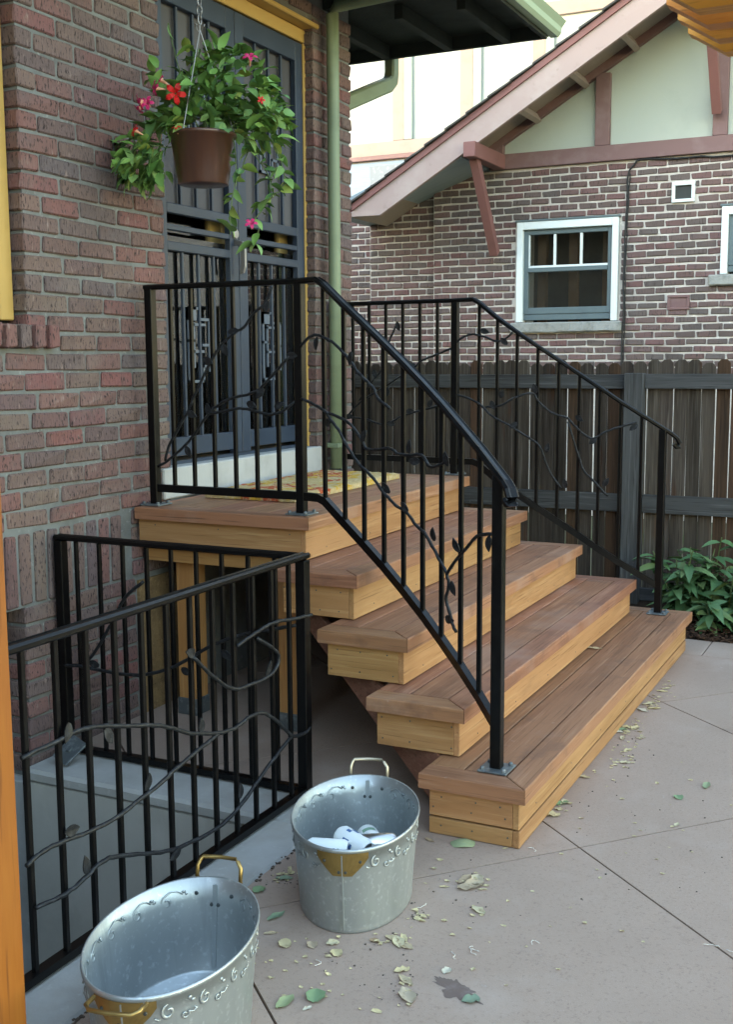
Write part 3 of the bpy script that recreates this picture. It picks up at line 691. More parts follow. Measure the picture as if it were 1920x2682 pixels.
def railing(name, label, plan, zb, zt, zpost0, zpost1, side, endcurl):
    rt = thing(name, label, 'railing', group='porch stair railings')
    off = .0
    top = [Vector((x, y, z)) for (x, y), z in zip(plan, zt)]
    # handrail runs past the newel and curls under
    e = top[-1]; dd = (top[-1]-top[-2]).normalized(); up = Vector((0, 0, 1))
    end = [e+dd*.05, e+dd*.085+up*-.006, e+dd*.10+up*-.022, e+dd*.098+up*-.042, e+dd*.082+up*-.052, e+dd*.066+up*-.046]
    MB().sweep([top[0]-Vector((.02, 0, 0))]+top[:2]+[top[2]]+top[3:]+end, CAP).obj('handrail', MT['iron'], rt)
    bot = [Vector((x, y, z)) for (x, y), z in zip(plan, zb)]
    MB().sweep(bot, [(-.012, -.016), (-.012, .016), (.012, .016), (.012, -.016)]).obj('bottom_rail', MT['iron'], rt)
    for i, (zz) in ((0, zpost0), (1, zpost0), (len(plan)-1, zpost1)):
        x, y = plan[i]; h = .0185
        MB().box((x-h, y-h, zz+.006), (x+h, y+h, zt[i]-.004), .0025).obj('post', MT['iron'], rt)
        pl = MB().box((x-.05, y-.05, zz+.0005), (x+.05, y+.05, zz+.007), .0015).obj('base_plate', MT['steel'], rt)
        for sx in (-.036, .036):
            for sy in (-.036, .036): MB().lathe([(0, .011), (.006, .0105), (.008, .007), (.008, .0)], (x+sx, y+sy, zz+.0068), 8).obj('bolt', MT['steel'], rt)
    def bal(x, y, z0, z1):
        h = .0078; MB().box((x-h, y-h, z0+.012), (x+h, y+h, z1-.006), .0015).obj('baluster', MT['iron'], rt)
    for i in range(6):
        t = (i+1)/7; x = plan[0][0]+(plan[1][0]-plan[0][0])*t; y = plan[0][1]+(plan[1][1]-plan[0][1])*t
        bal(x, y, zb[0], zt[0])
    for i in range(3, 12): bal(plan[i][0], plan[i][1], zb[i], zt[i])
    return rt
near_r = railing('stair_railing', 'black iron railing with leafy vines on the side of the steps facing the tubs', NEAR, ZB, ZT, SZ[5], SZ[1], -1, 1)
far_r = railing('stair_railing', 'black iron railing with leafy vines on the side of the steps along the wooden fence', FAR, ZB, ZT, SZ[5], SZ[1], 1, 1)
def vine(parent, pix, plan, nrm, r=.0062, off=.012):
    n = Vector(nrm).normalized()
    pts = [on_plan(s, plan)+n*off for s in pix]
    MB().tube(wobble(pts, .0016), r, 6).obj('vine', MT['vine'], parent, smooth=True)
def leaves(parent, pix, plan, nrm, off=.016):
    n = Vector(nrm).normalized()
    for s in pix: place_leaf(on_plan(s, plan)+n*off, parent, nrm)
c5 = lambda *p: crop(350, 680, .36946, p); c3 = lambda *p: crop(780, 700, .38177, p); c2 = lambda *p: crop(800, 1280, .3202, p); c7 = lambda *p: crop(1200, 700, .44335, p)
nd = (0, -1, 0); ns = (-.45, -.85, 0)
PD = NEAR[:2]; PS = NEAR[1:]
vine(near_r, c5((185, 1465), (290, 1395), (380, 1310), (460, 1210), (540, 1090), (620, 1025), (700, 985), (850, 945), (930, 890), (1010, 800), (1115, 685)), PD, nd)
vine(near_r, c5((235, 1425), (260, 1320), (320, 1210), (400, 1060), (470, 900), (560, 720), (600, 650), (650, 585), (740, 510), (790, 480), (860, 385), (940, 310), (990, 195)), PD, nd)
vine(near_r, c5((540, 1090), (650, 1075), (740, 1055), (840, 1065), (960, 1095), (1060, 1075), (1165, 1000)), PD, nd)
leaves(near_r, c5((390, 1340), (405, 1085), (545, 1085), (525, 705), (650, 620), (735, 505), (955, 305), (830, 1020), (1025, 1040), (920, 930), (1115, 680)), PD, nd)
vine(near_r, c3((40, 540), (90, 485), (150, 465), (230, 500), (310, 565), (380, 650), (440, 730), (500, 790), (540, 830), (570, 900), (650, 970)), PS, ns)
vine(near_r, c3((40, 900), (110, 930), (200, 985), (250, 1050), (310, 1140), (370, 1250), (430, 1340), (540, 1450), (620, 1560)) + c2((760, 130), (850, 195), (930, 300), (1000, 360), (1060, 470), (1130, 600), (1180, 700), (1195, 800), (1175, 900), (1200, 1000), (1225, 1100), (1255, 1170)), PS, ns)
vine(near_r, c2((1180, 690), (1240, 600), (1330, 500), (1410, 400), (1470, 370), (1560, 370)), PS, ns)
vine(near_r, c3((230, 1000), (330, 1040), (400, 1100), (460, 1190), (490, 1245), (570, 1250), (650, 1240), (720, 1285), (870, 1290), (930, 1370), (1040, 1330)), PS, ns)
leaves(near_r, c3((385, 600), (480, 1135), (785, 1255), (1045, 1340), (640, 1530), (150, 500), (220, 1070), (840, 1330))+c2((850, 165), (1075, 400), (1225, 780), (1185, 1060), (1530, 410), (1270, 490)), PS, ns)
FD = FAR[:2]; FS = FAR[1:]
vine(far_r, c3((340, 1030), (430, 930), (520, 870), (620, 810), (700, 755), (800, 690), (860, 640), (960, 600), (1060, 555)), FD, nd)
vine(far_r, c3((1062, 550), (1090, 520), (1150, 475), (1210, 460), (1280, 475), (1370, 510), (1430, 490), (1480, 445)), FS, nd)
vine(far_r, c3((430, 910), (520, 780), (590, 690), (620, 560), (645, 480), (690, 390)), FD, nd)
vine(far_r, c3((350, 1030), (470, 1040), (590, 1080), (650, 1060), (720, 1020), (840, 985), (900, 970), (1050, 930)), FD, nd)
leaves(far_r, c3((530, 715), (800, 670), (690, 390), (620, 870), (790, 985), (910, 945), (660, 1075), (370, 1020)), FD, nd)
leaves(far_r, c3((1275, 435), (1435, 520)), FS, nd)
vine(far_r, c7((-25, 745), (0, 755), (60, 770), (140, 815), (200, 875), (300, 930), (380, 980), (460, 1030), (500, 1080), (530, 1170), (570, 1245), (615, 1305)), FS, nd)
vine(far_r, c7((170, 825), (250, 820), (330, 775), (440, 745), (480, 790), (550, 855), (650, 890), (690, 930), (740, 980), (800, 1010), (860, 980), (950, 945), (1060, 915)), FS, nd)
vine(far_r, c7((655, 910), (690, 1030), (720, 1120), (750, 1200), (820, 1275), (890, 1350)), FS, nd)
leaves(far_r, c7((205, 800), (465, 730), (345, 925), (710, 885), (530, 1080), (815, 1015), (1055, 935), (870, 1280), (640, 1290), (260, 760)), FS, nd)

# ---- areaway railing: an L of bars with vines
ar = thing('areaway_railing', 'low black iron railing with vines around the sunken stairwell', 'railing')
AX, AY, AT, AB = 1.112, -.492, .862, .022
SQ = [(-.016, -.009), (-.016, .009), (.016, .009), (.016, -.009)]
MB().sweep([(.018, AY, AT), (AX-.021, AY, AT)], CAP).obj('top_rail', MT['iron'], ar)
MB().sweep([(AX, AY+.021, AT+.002), (AX, -2.45, AT+.002)], CAP).obj('top_rail', MT['iron'], ar)
BQ = [(-.016, -.011), (-.016, .011), (.016, .011), (.016, -.011)]
MB().sweep([(.04, AY, AB), (AX-.02, AY, AB)], BQ).obj('bottom_rail', MT['iron'], ar)
MB().sweep([(AX, AY-.02, AB+.001), (AX, -2.45, AB+.001)], BQ).obj('bottom_rail', MT['iron'], ar)
for x, y in ((.035, AY), (AX, AY), (AX, -2.44)):
    MB().box((x-.0195, y-.0195, .0025), (x+.0195, y+.0195, AT-.011), .0025).obj('post', MT['iron'], ar)
for i in range(9):
    x = .112+.1111*i; MB().box((x-.0072, AY-.0072, AB+.008), (x+.0072, AY+.0072, AT-.006), .0015).obj('baluster', MT['iron'], ar)
for i in range(16):
    y = -.589-.1158*i; MB().box((AX-.0072, y-.0072, AB+.008), (AX+.0072, y+.0072, AT-.004), .0015).obj('baluster', MT['iron'], ar)
ca = lambda *p: crop(0, 1400, .529, p)
AS = [(AX, AY), (AX, -2.6)]; ABK = [(0, AY), (AX, AY)]; nx = (1, 0, 0)
vine(ar, ca((80, 1100), (230, 1030), (350, 970), (480, 945), (600, 945), (740, 940), (830, 955), (930, 980), (1050, 980), (1140, 955), (1200, 910), (1270, 880), (1330, 905), (1420, 990), (1480, 985), (1515, 950)), AS, nx, .0065, .016)
vine(ar, ca((105, 1635), (180, 1570), (260, 1525), (420, 1465), (560, 1390), (680, 1300), (800, 1200), (900, 1110), (1000, 1030), (1060, 980)), AS, nx, .0065, .016)
vine(ar, ca((150, 1840), (270, 1790), (370, 1720), (460, 1630), (540, 1590), (700, 1575), (830, 1555), (960, 1500), (1080, 1430), (1180, 1320), (1260, 1210), (1340, 1100), (1420, 1000)), AS, nx, .0065, .016)
vine(ar, ca((930, 600), (1020, 690), (1130, 760), (1230, 735), (1320, 690), (1360, 620), (1340, 570), (1250, 510)), AS, nx, .0065, .016)
vine(ar, ca((1150, 550), (1220, 500), (1280, 460), (1340, 430), (1430, 415), (1520, 395)), AS, nx, .0065, .018)
leaves(ar, ca((500, 975), (310, 950), (970, 965), (310, 1465), (700, 1245), (400, 1655), (1165, 1285), (830, 1590), (1300, 680), (930, 585)), AS, nx, .02)
vine(ar, ca((300, 640), (420, 650), (560, 680), (700, 690), (830, 665), (930, 620), (1030, 560), (1120, 520), (1220, 490), (1330, 470), (1480, 445)), ABK, nd, .007, .014)
vine(ar, ca((430, 640), (490, 560), (560, 440), (630, 310), (720, 230)), ABK, nd, .007, .014)
leaves(ar, ca((920, 665), (490, 640), (1120, 580)), ABK, nd, .018)
# wall bracket plate at the foot of the wall post
o = MB().box((-.045, -.055, -.004), (.045, .055, .004), .001).lathe([(0, .012), (.012, .012), (.014, .004)], k=10).obj('bracket_plate', MT['steel'], ar)
o.matrix_local = Matrix.Translation((.135, -.60, .055)) @ Matrix.Rotation(R(38), 4, 'X') @ Matrix.Rotation(R(-20), 4, 'Z')

# ================================================================== wooden fence
FY = 3.24
fence = thing('wooden_fence', 'weathered grey picket fence with dog-eared tops and two rails', 'fence')
PICK = {}
def picket_mesh(wd, h, v):
    k = (round(wd, 3), round(h, 2), v)
    if k not in PICK:
        c = .022
        # local x runs up the picket so that the grain follows it
        P = [(0, -wd/2), (h-c, -wd/2), (h, -wd/2+c), (h, wd/2-c), (h-c, wd/2), (0, wd/2)]
        PICK[k] = MB().prism([(x, y, 0) for x, y in P], (0, 0, .016)).mesh('picket')
        bm = bmesh.new(); bm.from_mesh(PICK[k]); bmesh.ops.bevel(bm, geom=bm.edges[:], offset=.002, segments=1, affect='EDGES'); bm.to_mesh(PICK[k]); bm.free()
        PICK[k].materials.append(MT['fence'])
    return PICK[k]
MP = Matrix(((0, 1, 0), (0, 0, -1), (1, 0, 0))).transposed().to_4x4()   # columns: local x->z
x = -2.4; i = 0
while x < 3.6:
    wd = rnd.choice((.078, .079, .080)); h = rnd.choice((1.44, 1.45, 1.46))
    o = link('picket', picket_mesh(wd, h, i % 2), None, fence)
    if rnd.random() < .08 or 1.22 < x < 1.30 or 1.86 < x < 1.96: o.data = o.data.copy(); o.data.materials[0] = MT['fence_red']
    mm = Matrix(((0, 1, 0, x), (0, 0, 1, FY+rnd.uniform(-.002, .004)), (1, 0, 0, .068), (0, 0, 0, 1)))
    o.matrix_local = mm @ Matrix.Rotation(rnd.uniform(-.003, .003), 4, 'Z')
    x += wd+rnd.choice((.0018, .003, .0045, .007)); i += 1
board_box('rail', (-2.4, FY-.041, 1.348), (1.343, FY-.003, 1.436), MT['fence_rail'], fence)
board_box('rail', (1.458, FY-.041, 1.350), (3.6, FY-.003, 1.440), MT['fence_rail'], fence)
board_box('rail', (-2.4, FY-.041, .578), (1.343, FY-.003, .690), MT['fence_rail'], fence)
board_box('rail', (1.458, FY-.041, .580), (3.6, FY-.003, .692), MT['fence_rail'], fence)
for x in (-1.0, 1.40, 3.55): board_box('post', (x-.056, FY-.10, -.02), (x+.056, FY-.0005 if False else FY-.003, 1.445), MT['fence_rail'], fence, axis=2)
board_box('kick_board', (-2.4, FY-.03, .02), (3.6, FY-.003, .10), MT['fence_rail'], fence)

# ================================================================== neighbouring brick bungalow
NY = 7.40
nb = thing('neighbour_house', 'brown brick house with half timbered mint gable and mauve bargeboard behind the fence', 'house')
SL = .59
rz = lambda X: 2.96+SL*(X+1.973)          # underside of the bargeboard
nw = MB()
def nbox(x0, x1, z0, z1, y0=NY+.012, y1=NY+.3): nw.box((x0, y0, z0), (x1, y1, z1))
nbox(-1.729, -.80, -.05, 3.43); nbox(-.80, .24, -.05, 1.80); nbox(-.80, .24, 2.915, 3.43); nbox(.24, 1.20, -.05, 3.43); nbox(1.20, 2.2, -.05, 2.21); nbox(1.2, 2.2, 2.94, 3.43); nbox(2.2, 6, -.05, 3.43)
nbox(-2.514, -1.735, -.05, 3.6, NY+.092, NY+.4); nbox(-6, -2.52, -.05, 3.2, NY+.79, NY+1.0)
nw = nw.obj('wall', MT['mortar_white'], nb)
NCH, NBH, NP = .0703, .0545, .194
NB = []
ventz = ((.735, .948, 3.0, 3.19), (.72, .93, 1.995, 2.135), (-.82, .255, 1.80, 2.92), (1.21, 2.3, 2.3, 2.945), (1.10, 2.3, 2.2, 2.32))
zk = 2.288-NCH*14
for k in range(0, 46):
    zc = zk+NCH*k+NCH/2
    if zc > 3.43 or zc < 1.25: continue
    for a, b, y, zmax in ((-2.514, -1.735, NY+.08, 3.5), (-1.729, 4.2, NY, 3.5), (-3.3, -2.52, NY+.78, 3.2)):
        if zc > zmax: continue
        xx = a + (NP*.5 if k % 2 else NP)*rnd.uniform(.96, 1.04); pts = [a]
        while xx < b-.04:
            pts.append(xx); xx += NP*rnd.uniform(.97, 1.03)
        pts.append(b)
        for p, q in zip(pts, pts[1:]):
            p, q = p+.0075, q-.0075
            segs = [(p, q)]
            for vx0, vx1, vz0, vz1 in ventz:
                if y == NY and vz0 < zc < vz1:
                    ns_ = []
                    for s0, s1 in segs:
                        if s1 <= vx0 or s0 >= vx1: ns_.append((s0, s1))
                        else:
                            if s0 < vx0-.03: ns_.append((s0, vx0-.006))
                            if s1 > vx1+.03: ns_.append((vx1+.006, s1))
                    segs = ns_
            for s0, s1 in segs: NB.append(((s0+s1)/2, y, zc, s1-s0))
def vis(c):
    v = Vector((c[0], c[1], c[2]))-CAM; z = v.dot(CD); px = PW/2+FPX*v.dot(CR)/z; py = PH/2-FPX*v.dot(CU)/z
    return (915 < px < 1930 and 380 < py < 980), z
vb = sorted([c for c in NB if vis(c)[0]], key=lambda c: vis(c)[1]); keep = set(vb[:300])
mb = MB(); rv = []
for c in NB:
    jy, jz = rnd.uniform(-.003, .003), rnd.uniform(-.0015, .0015)
    if c in keep:
        link('brick', brick_mesh(c[3], NBH, .06, 'n', rnd.randrange(3), MT['brick_dark']), None, nw, (c[0], c[1]+jy, c[2]+jz), (0, rnd.uniform(-.006, .006), 0))
    else:
        n0 = len(mb.f); mb.box((c[0]-c[3]/2, c[1]+jy, c[2]-NBH/2), (c[0]+c[3]/2, c[1]+.06, c[2]+NBH/2), .006, .0045); rv += [rnd.random()]*(len(mb.f)-n0)
o = mb.obj('brickwork', MT['brick_dark'], nw); o['kind'] = 'stuff'
at = o.data.attributes.new('rnd', 'FLOAT', 'FACE'); at.data.foreach_set('value', rv)
# gable: stucco panels, timbers, frieze
g0 = lambda X: rz(X)+.10
st_ = MB()
st_.prism([(-1.0, NY+.03, 3.44), (6, NY+.03, 3.44), (6, NY+.03, 4.2), (3.2, NY+.03, g0(3.2)+.1), (-1.0, NY+.03, g0(-1.0)+.1)], (0, .25, 0)).obj('gable_stucco', MT['stucco'], nb)
board_box('frieze_board', (-1.10, NY-.04, 3.432), (5.9, NY+.028, 3.58), MT['frieze'], nb, bev=.004)
def rake(name, x0, x1, lo, hi, y0, y1, m, par=None):
    return MB().prism([(x0, y0, rz(x0)+lo), (x1, y0, rz(x1)+lo), (x1, y0, rz(x1)+hi), (x0, y0, rz(x0)+hi)], (0, y1-y0, 0)).obj(name, m, par or nb)
rake('rake_trim', -1.12, 3.3, -.01+.12, .31, NY-.042, NY+.028, MT['frieze'])
for x0, x1 in ((-.016, .126), (1.095, 1.228), (2.2, 2.33)):
    zt_ = rz((x0+x1)/2)+.10
    board_box('timber', (x0, NY-.035, 3.582), (x1, NY+.028, zt_), MT['frieze'], nb, axis=2, bev=.004)
MB().prism([(-1.12, NY-.041, 3.582), (-.955, NY-.041, 3.582), (-.955, NY-.041, rz(-.955)+.115), (-1.12, NY-.041, rz(-1.12)+.115)], (0, .07, 0)).obj('timber', MT['frieze'], nb)
BY = 6.60
bx0, bx1 = -2.30, 3.4
MB().prism([(-2.30, BY, 2.965), (-1.97, BY, 2.962), (bx1, BY, rz(bx1)), (bx1, BY, rz(bx1)+.235), (-2.30, BY, rz(-2.30)+.235)], (0, .045, 0)).obj('bargeboard', MT['mauve'], nb)
rake('verge_trim', -2.27, bx1, .237, .30, BY-.022, BY+.045, MT['redtrim'])
# roof sheet with butt-edged shingle courses
for i in range(26):
    xa = -2.33+i*.215; 
    if xa > 3.3: break
    xb = xa+.225
    MB().prism([(xa, BY-.05+.012*math.sin(i*7.1), rz(xa)+.315), (xb, BY-.05+.012*math.sin(i*7.1), rz(xb)+.303), (xb, BY-.05+.012*math.sin(i*7.1), rz(xb)+.318), (xa, BY-.05+.012*math.sin(i*7.1), rz(xa)+.335)], (0, 6.5, 0)).obj('shingle_course', MT['shingle'], nb)
MB().prism([(-2.30, BY+.046, rz(-2.3)+.19), (bx1, BY+.046, rz(bx1)+.19), (bx1, BY+.046, rz(bx1)+.30), (-2.30, BY+.046, rz(-2.3)+.30)], (0, 6.2, 0)).obj('roof_deck', MT['timber2'], nb)
MB().prism([(3.4, BY-.05, rz(3.4)+.30), (9.1, BY-.05, rz(-2.3)+.3), (9.1, BY-.05, rz(-2.3)+.2), (3.4, BY-.05, rz(3.4)+.2)], (0, 6.5, 0)).obj('roof', MT['shingle'], nb)
for x in (-.62, -.14, .34, .82, 1.3):
    board('lookout', (x+.02, 7.02, rz(x)+.135), .70, (0, 1, 0), (-SL, 0, 1), .055, .09, MT['timber2'], nb)
# lower left: eave soffit piece, gutter end
MB().prism([(-2.52, 6.66, 2.97), (-1.12, 6.66, rz(-1.12)-.01), (-1.12, 6.66, rz(-1.12)+.15), (-2.52, 6.66, 3.1)], (0, 1.2, 0)).obj('eave_board', MT['metalroof'], nb)
MB().box((-2.46, 6.62, 3.0), (-2.305, 12, 3.085), .012).obj('gutter', MT['redtrim'], nb)
# knee brace bracket: beam, brace
def bracket(xc, zc):
    b = board_box('bracket_beam', (xc-.06, BY-.10, zc-.07), (xc+.06, NY-.045, zc+.07), MT['redtrim'], nb, bev=.006)
    br = board('bracket_brace', (xc-.02, (BY+.04+NY-.055)/2+.0, zc-.07-.41), math.hypot(.62, .84), (0, .60, -.86), (0, .86, .6), .085, .085, MT['redtrim'], nb, .004)
    for t in (-.42, .44): MB().lathe([(0, .006), (.010, .005), (.012, 0)], k=8).obj('bolt', MT['rivet'], nb).matrix_local = br.matrix_local @ Matrix.Translation((t, 0, -.043)) @ Matrix.Rotation(R(180), 4, 'X')
bracket(-.985, 3.50); bracket(1.165, 4.68)
# sash window
def window(x0, x1, z0, z1, sillx):
    wn = MB(); t = .062
    wn.box((x0, NY-.03, z0), (x0+t, NY+.1, z1), .004).box((x1-t, NY-.03, z0), (x1, NY+.1, z1), .004).box((x0+t+.0005, NY-.028, z1-.075), (x1-t-.0005, NY+.1, z1), .004)
    wo = wn.obj('window', MT['whitepaint'], nb)
    MB().box((x0-.015, NY-.035, z1+.001), (x1+.015, NY+.02, z1+.022), .004).obj('head_flashing', MT['sash'], wo)
    s = MB(); a, b, c, d = x0+t+.001, x1-t-.001, z0+.02, z1-.077; mz = (c+d)/2+.06; q = .048
    s.box((a, NY+.012, c+.06), (a+q, NY+.06, d), .004).box((b-q, NY+.012, c+.06), (b, NY+.06, d), .004).box((a+q, NY+.013, d-q), (b-q, NY+.06, d), .004).box((a+q, NY+.005, mz-.03), (b-q, NY+.06, mz+.012), .004).box((a+q, NY+.013, c+.06), (b-q, NY+.06, c+.125), .004).box((a, NY+.02, c), (b, NY+.08, c+.058), .004)
    so_ = s.obj('sash', MT['sash'], wo)
    m = MB(); wi = (b-q)-(a+q)
    for i in (1, 2): xx = a+q+wi*i/3; m.box((xx-.012, NY+.02, mz+.035), (xx+.012, NY+.05, d-q-.001), .003)
    m.box((a+q+.001, NY+.018, mz+.0125), (b-q-.001, NY+.05, mz+.034), .003).box((a+q+.001, NY+.018, mz+.036), (a+q+.012, NY+.05, d-q-.001), .002)
    m.obj('muntin', MT['whitepaint'], wo)
    for i in range(3): MB().box((a+q+wi*i/3+.011, NY+.038, mz+.03), (a+q+wi*(i+1)/3-.011, NY+.042, d-q+.005)).obj('pane', MT['glass'], wo)
    MB().box((a+q-.005, NY+.044, c+.12), (b-q+.005, NY+.048, mz-.025)).obj('pane', MT['glass'], wo)
    MB().box((x0, NY+.55, z0), (x1, NY+.6, z1)).obj('room_wall', MT['room'], wo)
    for fx in (.16, .52, .9): MB().box((a+(b-a)*fx-.045, NY+.16, z0), (a+(b-a)*fx+.045, NY+.24, z1), .004).obj('reflection_post', MT['reflectwood'], wo)  # added posts behind the glass imitate a reflection of orange posts
    # rock-faced stone sill
    sm = MB().box((sillx[0], NY-.055, z0-.105), (sillx[1], NY+.2, z0-.004), .012).mesh('stone_sill'); bm = bmesh.new(); bm.from_mesh(sm)
    bmesh.ops.subdivide_edges(bm, edges=[e for e in bm.edges if e.calc_length() > .4], cuts=24)
    for v in bm.verts:
        if v.co.y < NY+.02 and v.co.z < z0-.05: v.co.y += .03*mnoise.noise((v.co.x*9, v.co.z*20, 3)); v.co.z += .008*mnoise.noise((v.co.x*11, 5, 1))
    bm.to_mesh(sm); bm.free(); link('stone_sill', sm, MT['stone'], wo)
window(-.80, .236, 1.905, 2.90, (-.86, .285))
window(1.205, 2.1, 2.315, 2.935, (1.10, 2.2))
# vents
v1 = MB()
for a in ((.735, .948, 3.155, 3.19), (.735, .948, 3.0, 3.03), (.735, .765, 3.031, 3.154), (.918, .948, 3.031, 3.154)): v1.box((a[0], NY-.02, a[2]), (a[1], NY+.012, a[3]), .003)
v1 = v1.obj('vent', MT['whitepaint'], nb); MB().box((.765, NY+.004, 3.03), (.918, NY+.012, 3.155)).obj('vent_screen', MT['ventdark'], v1)
v2 = MB()
for a in ((.72, .93, 2.11, 2.135), (.72, .93, 1.995, 2.02), (.72, .745, 2.0205, 2.1095), (.905, .93, 2.0205, 2.1095)): v2.box((a[0], NY-.012, a[2]), (a[1], NY+.012, a[3]), .003)
v2 = v2.obj('vent', MT['frieze'], nb); MB().box((.745, NY+.003, 2.02), (.905, NY+.012, 2.11)).obj('vent_screen', MT['frieze'], v2)
cb = [Vector((x, NY-.018, z)) for x, z in ((.294, .9), (.292, 1.55), (.300, 2.0), (.294, 2.38), (.304, 2.8), (.309, 3.108), (.318, 3.298), (.37, 3.38), (.431, 3.424), (.6, 3.418), (.772, 3.405), (1.0, 3.405), (1.282, 3.392), (3, 3.40))]
MB().tube(wobble(cb, .003), .009, 6).obj('cable', MT['cable'], nb, smooth=True)
MB().tube([p+Vector((.016, 0, .0)) for p in wobble(cb[:7], .004)], .006, 6).obj('cable', MT['cable'], nb, smooth=True)

# ================================================================== half-timbered house farther back
HY = 12.0
h2 = thing('stucco_house', 'tall cream stucco house with pale timbers catching evening sun beyond the brick bungalow', 'house')
MB().box((-9, HY, -.05), (3, HY+6, 10.5)).obj('wall', MT['stucco2'], h2)
for x0, x1, m in ((-4.311, -4.128, 'timber2'), (-4.122, -3.992, 'trim2'), (-3.239, -3.045, 'timber2'), (-3.039, -2.916, 'trim2'), (-2.161, -1.978, 'timber2'), (-1.972, -1.85, 'trim2'), (-5.4, -5.22, 'timber2'), (-1.0, -.82, 'timber2')):
    MB().box((x0, HY-.04 if m == 'timber2' else HY-.055, 4.752), (x1, HY-.001, 6.19), .006).obj('timber', MT[m], h2)
MB().box((-9, HY-.05, 4.553), (3, HY-.001, 4.748), .006).obj('band_board', MT['timber2'], h2)
MB().box((-9, HY-.05, 6.20), (3, HY-.001, 6.39), .006).obj('band_board', MT['timber2'], h2)
MB().box((-9, HY-.09, 4.49), (3, HY-.001, 4.55), .006).obj('drip_board', MT['frieze'], h2)
for x0, x1 in ((-2.5, -2.35), (-1.2, -1.05), (-3.7, -3.55)): MB().box((x0, HY-.04, 6.395), (x1, HY-.001, 9), .006).obj('timber', MT['timber2'], h2)
MB().prism([(-9, HY-.02, 4.44), (3, HY-.02, 4.44), (3, HY-2.4, 3.15), (-9, HY-2.4, 3.15)], (0, 0, .035)).obj('lean_to_roof', MT['metalroof'], h2)
MB().box((-9, HY-2.2, -.05), (3, HY-.02, 3.1)).obj('lean_to_wall', MT['stucco2'], h2)

# ================================================================== orange pergola and post
pg = thing('pergola', 'orange stained timber pergola with angled rafter tails overhead', 'pergola')
for i in range(6):
    y = .58-.22*2+.22*i+.0; x0, x1 = 2.035, 4.6; zb_ = 2.80; zt_ = 2.95
    P = [(0, zb_+.095), (.02, zb_+.085), (.155, zb_), (x1-x0, zb_), (x1-x0, zt_), (0, zt_)]
    MB().prism([(px, 0, pz-zb_) for px, pz in P], (0, .088, 0)).obj('rafter', MT['orange'], pg, loc=(x0, y, zb_))
for i in range(7): board_box('purlin', (2.16+.36*i, -.1, 2.952), (2.20+.36*i, 1.45, 2.99), MT['orange'], pg)
for x in (3.15, 4.3): board_box('header_beam', (x-.045, -.1, 2.62), (x+.045, 1.45, 2.798), MT['orange'], pg)
for x in (3.15, 4.3):
    for y in (.05, 1.25): board_box('post', (x-.06, y-.06, .001), (x+.06, y+.06, 2.619), MT['orange'], pg, axis=2)
pp = thing('timber_post', 'orange stained square timber post standing beside the stairwell railing', 'post')
board_box('post', (1.407-.14, -2.34, .012), (1.407, -2.2, 2.75), MT['post_orange'], pp, axis=2, bev=.006)
MB().box((1.407-.145, -2.345, .0005), (1.412, -2.195, .0115), .001).obj('post_base', MT['steel'], pp)

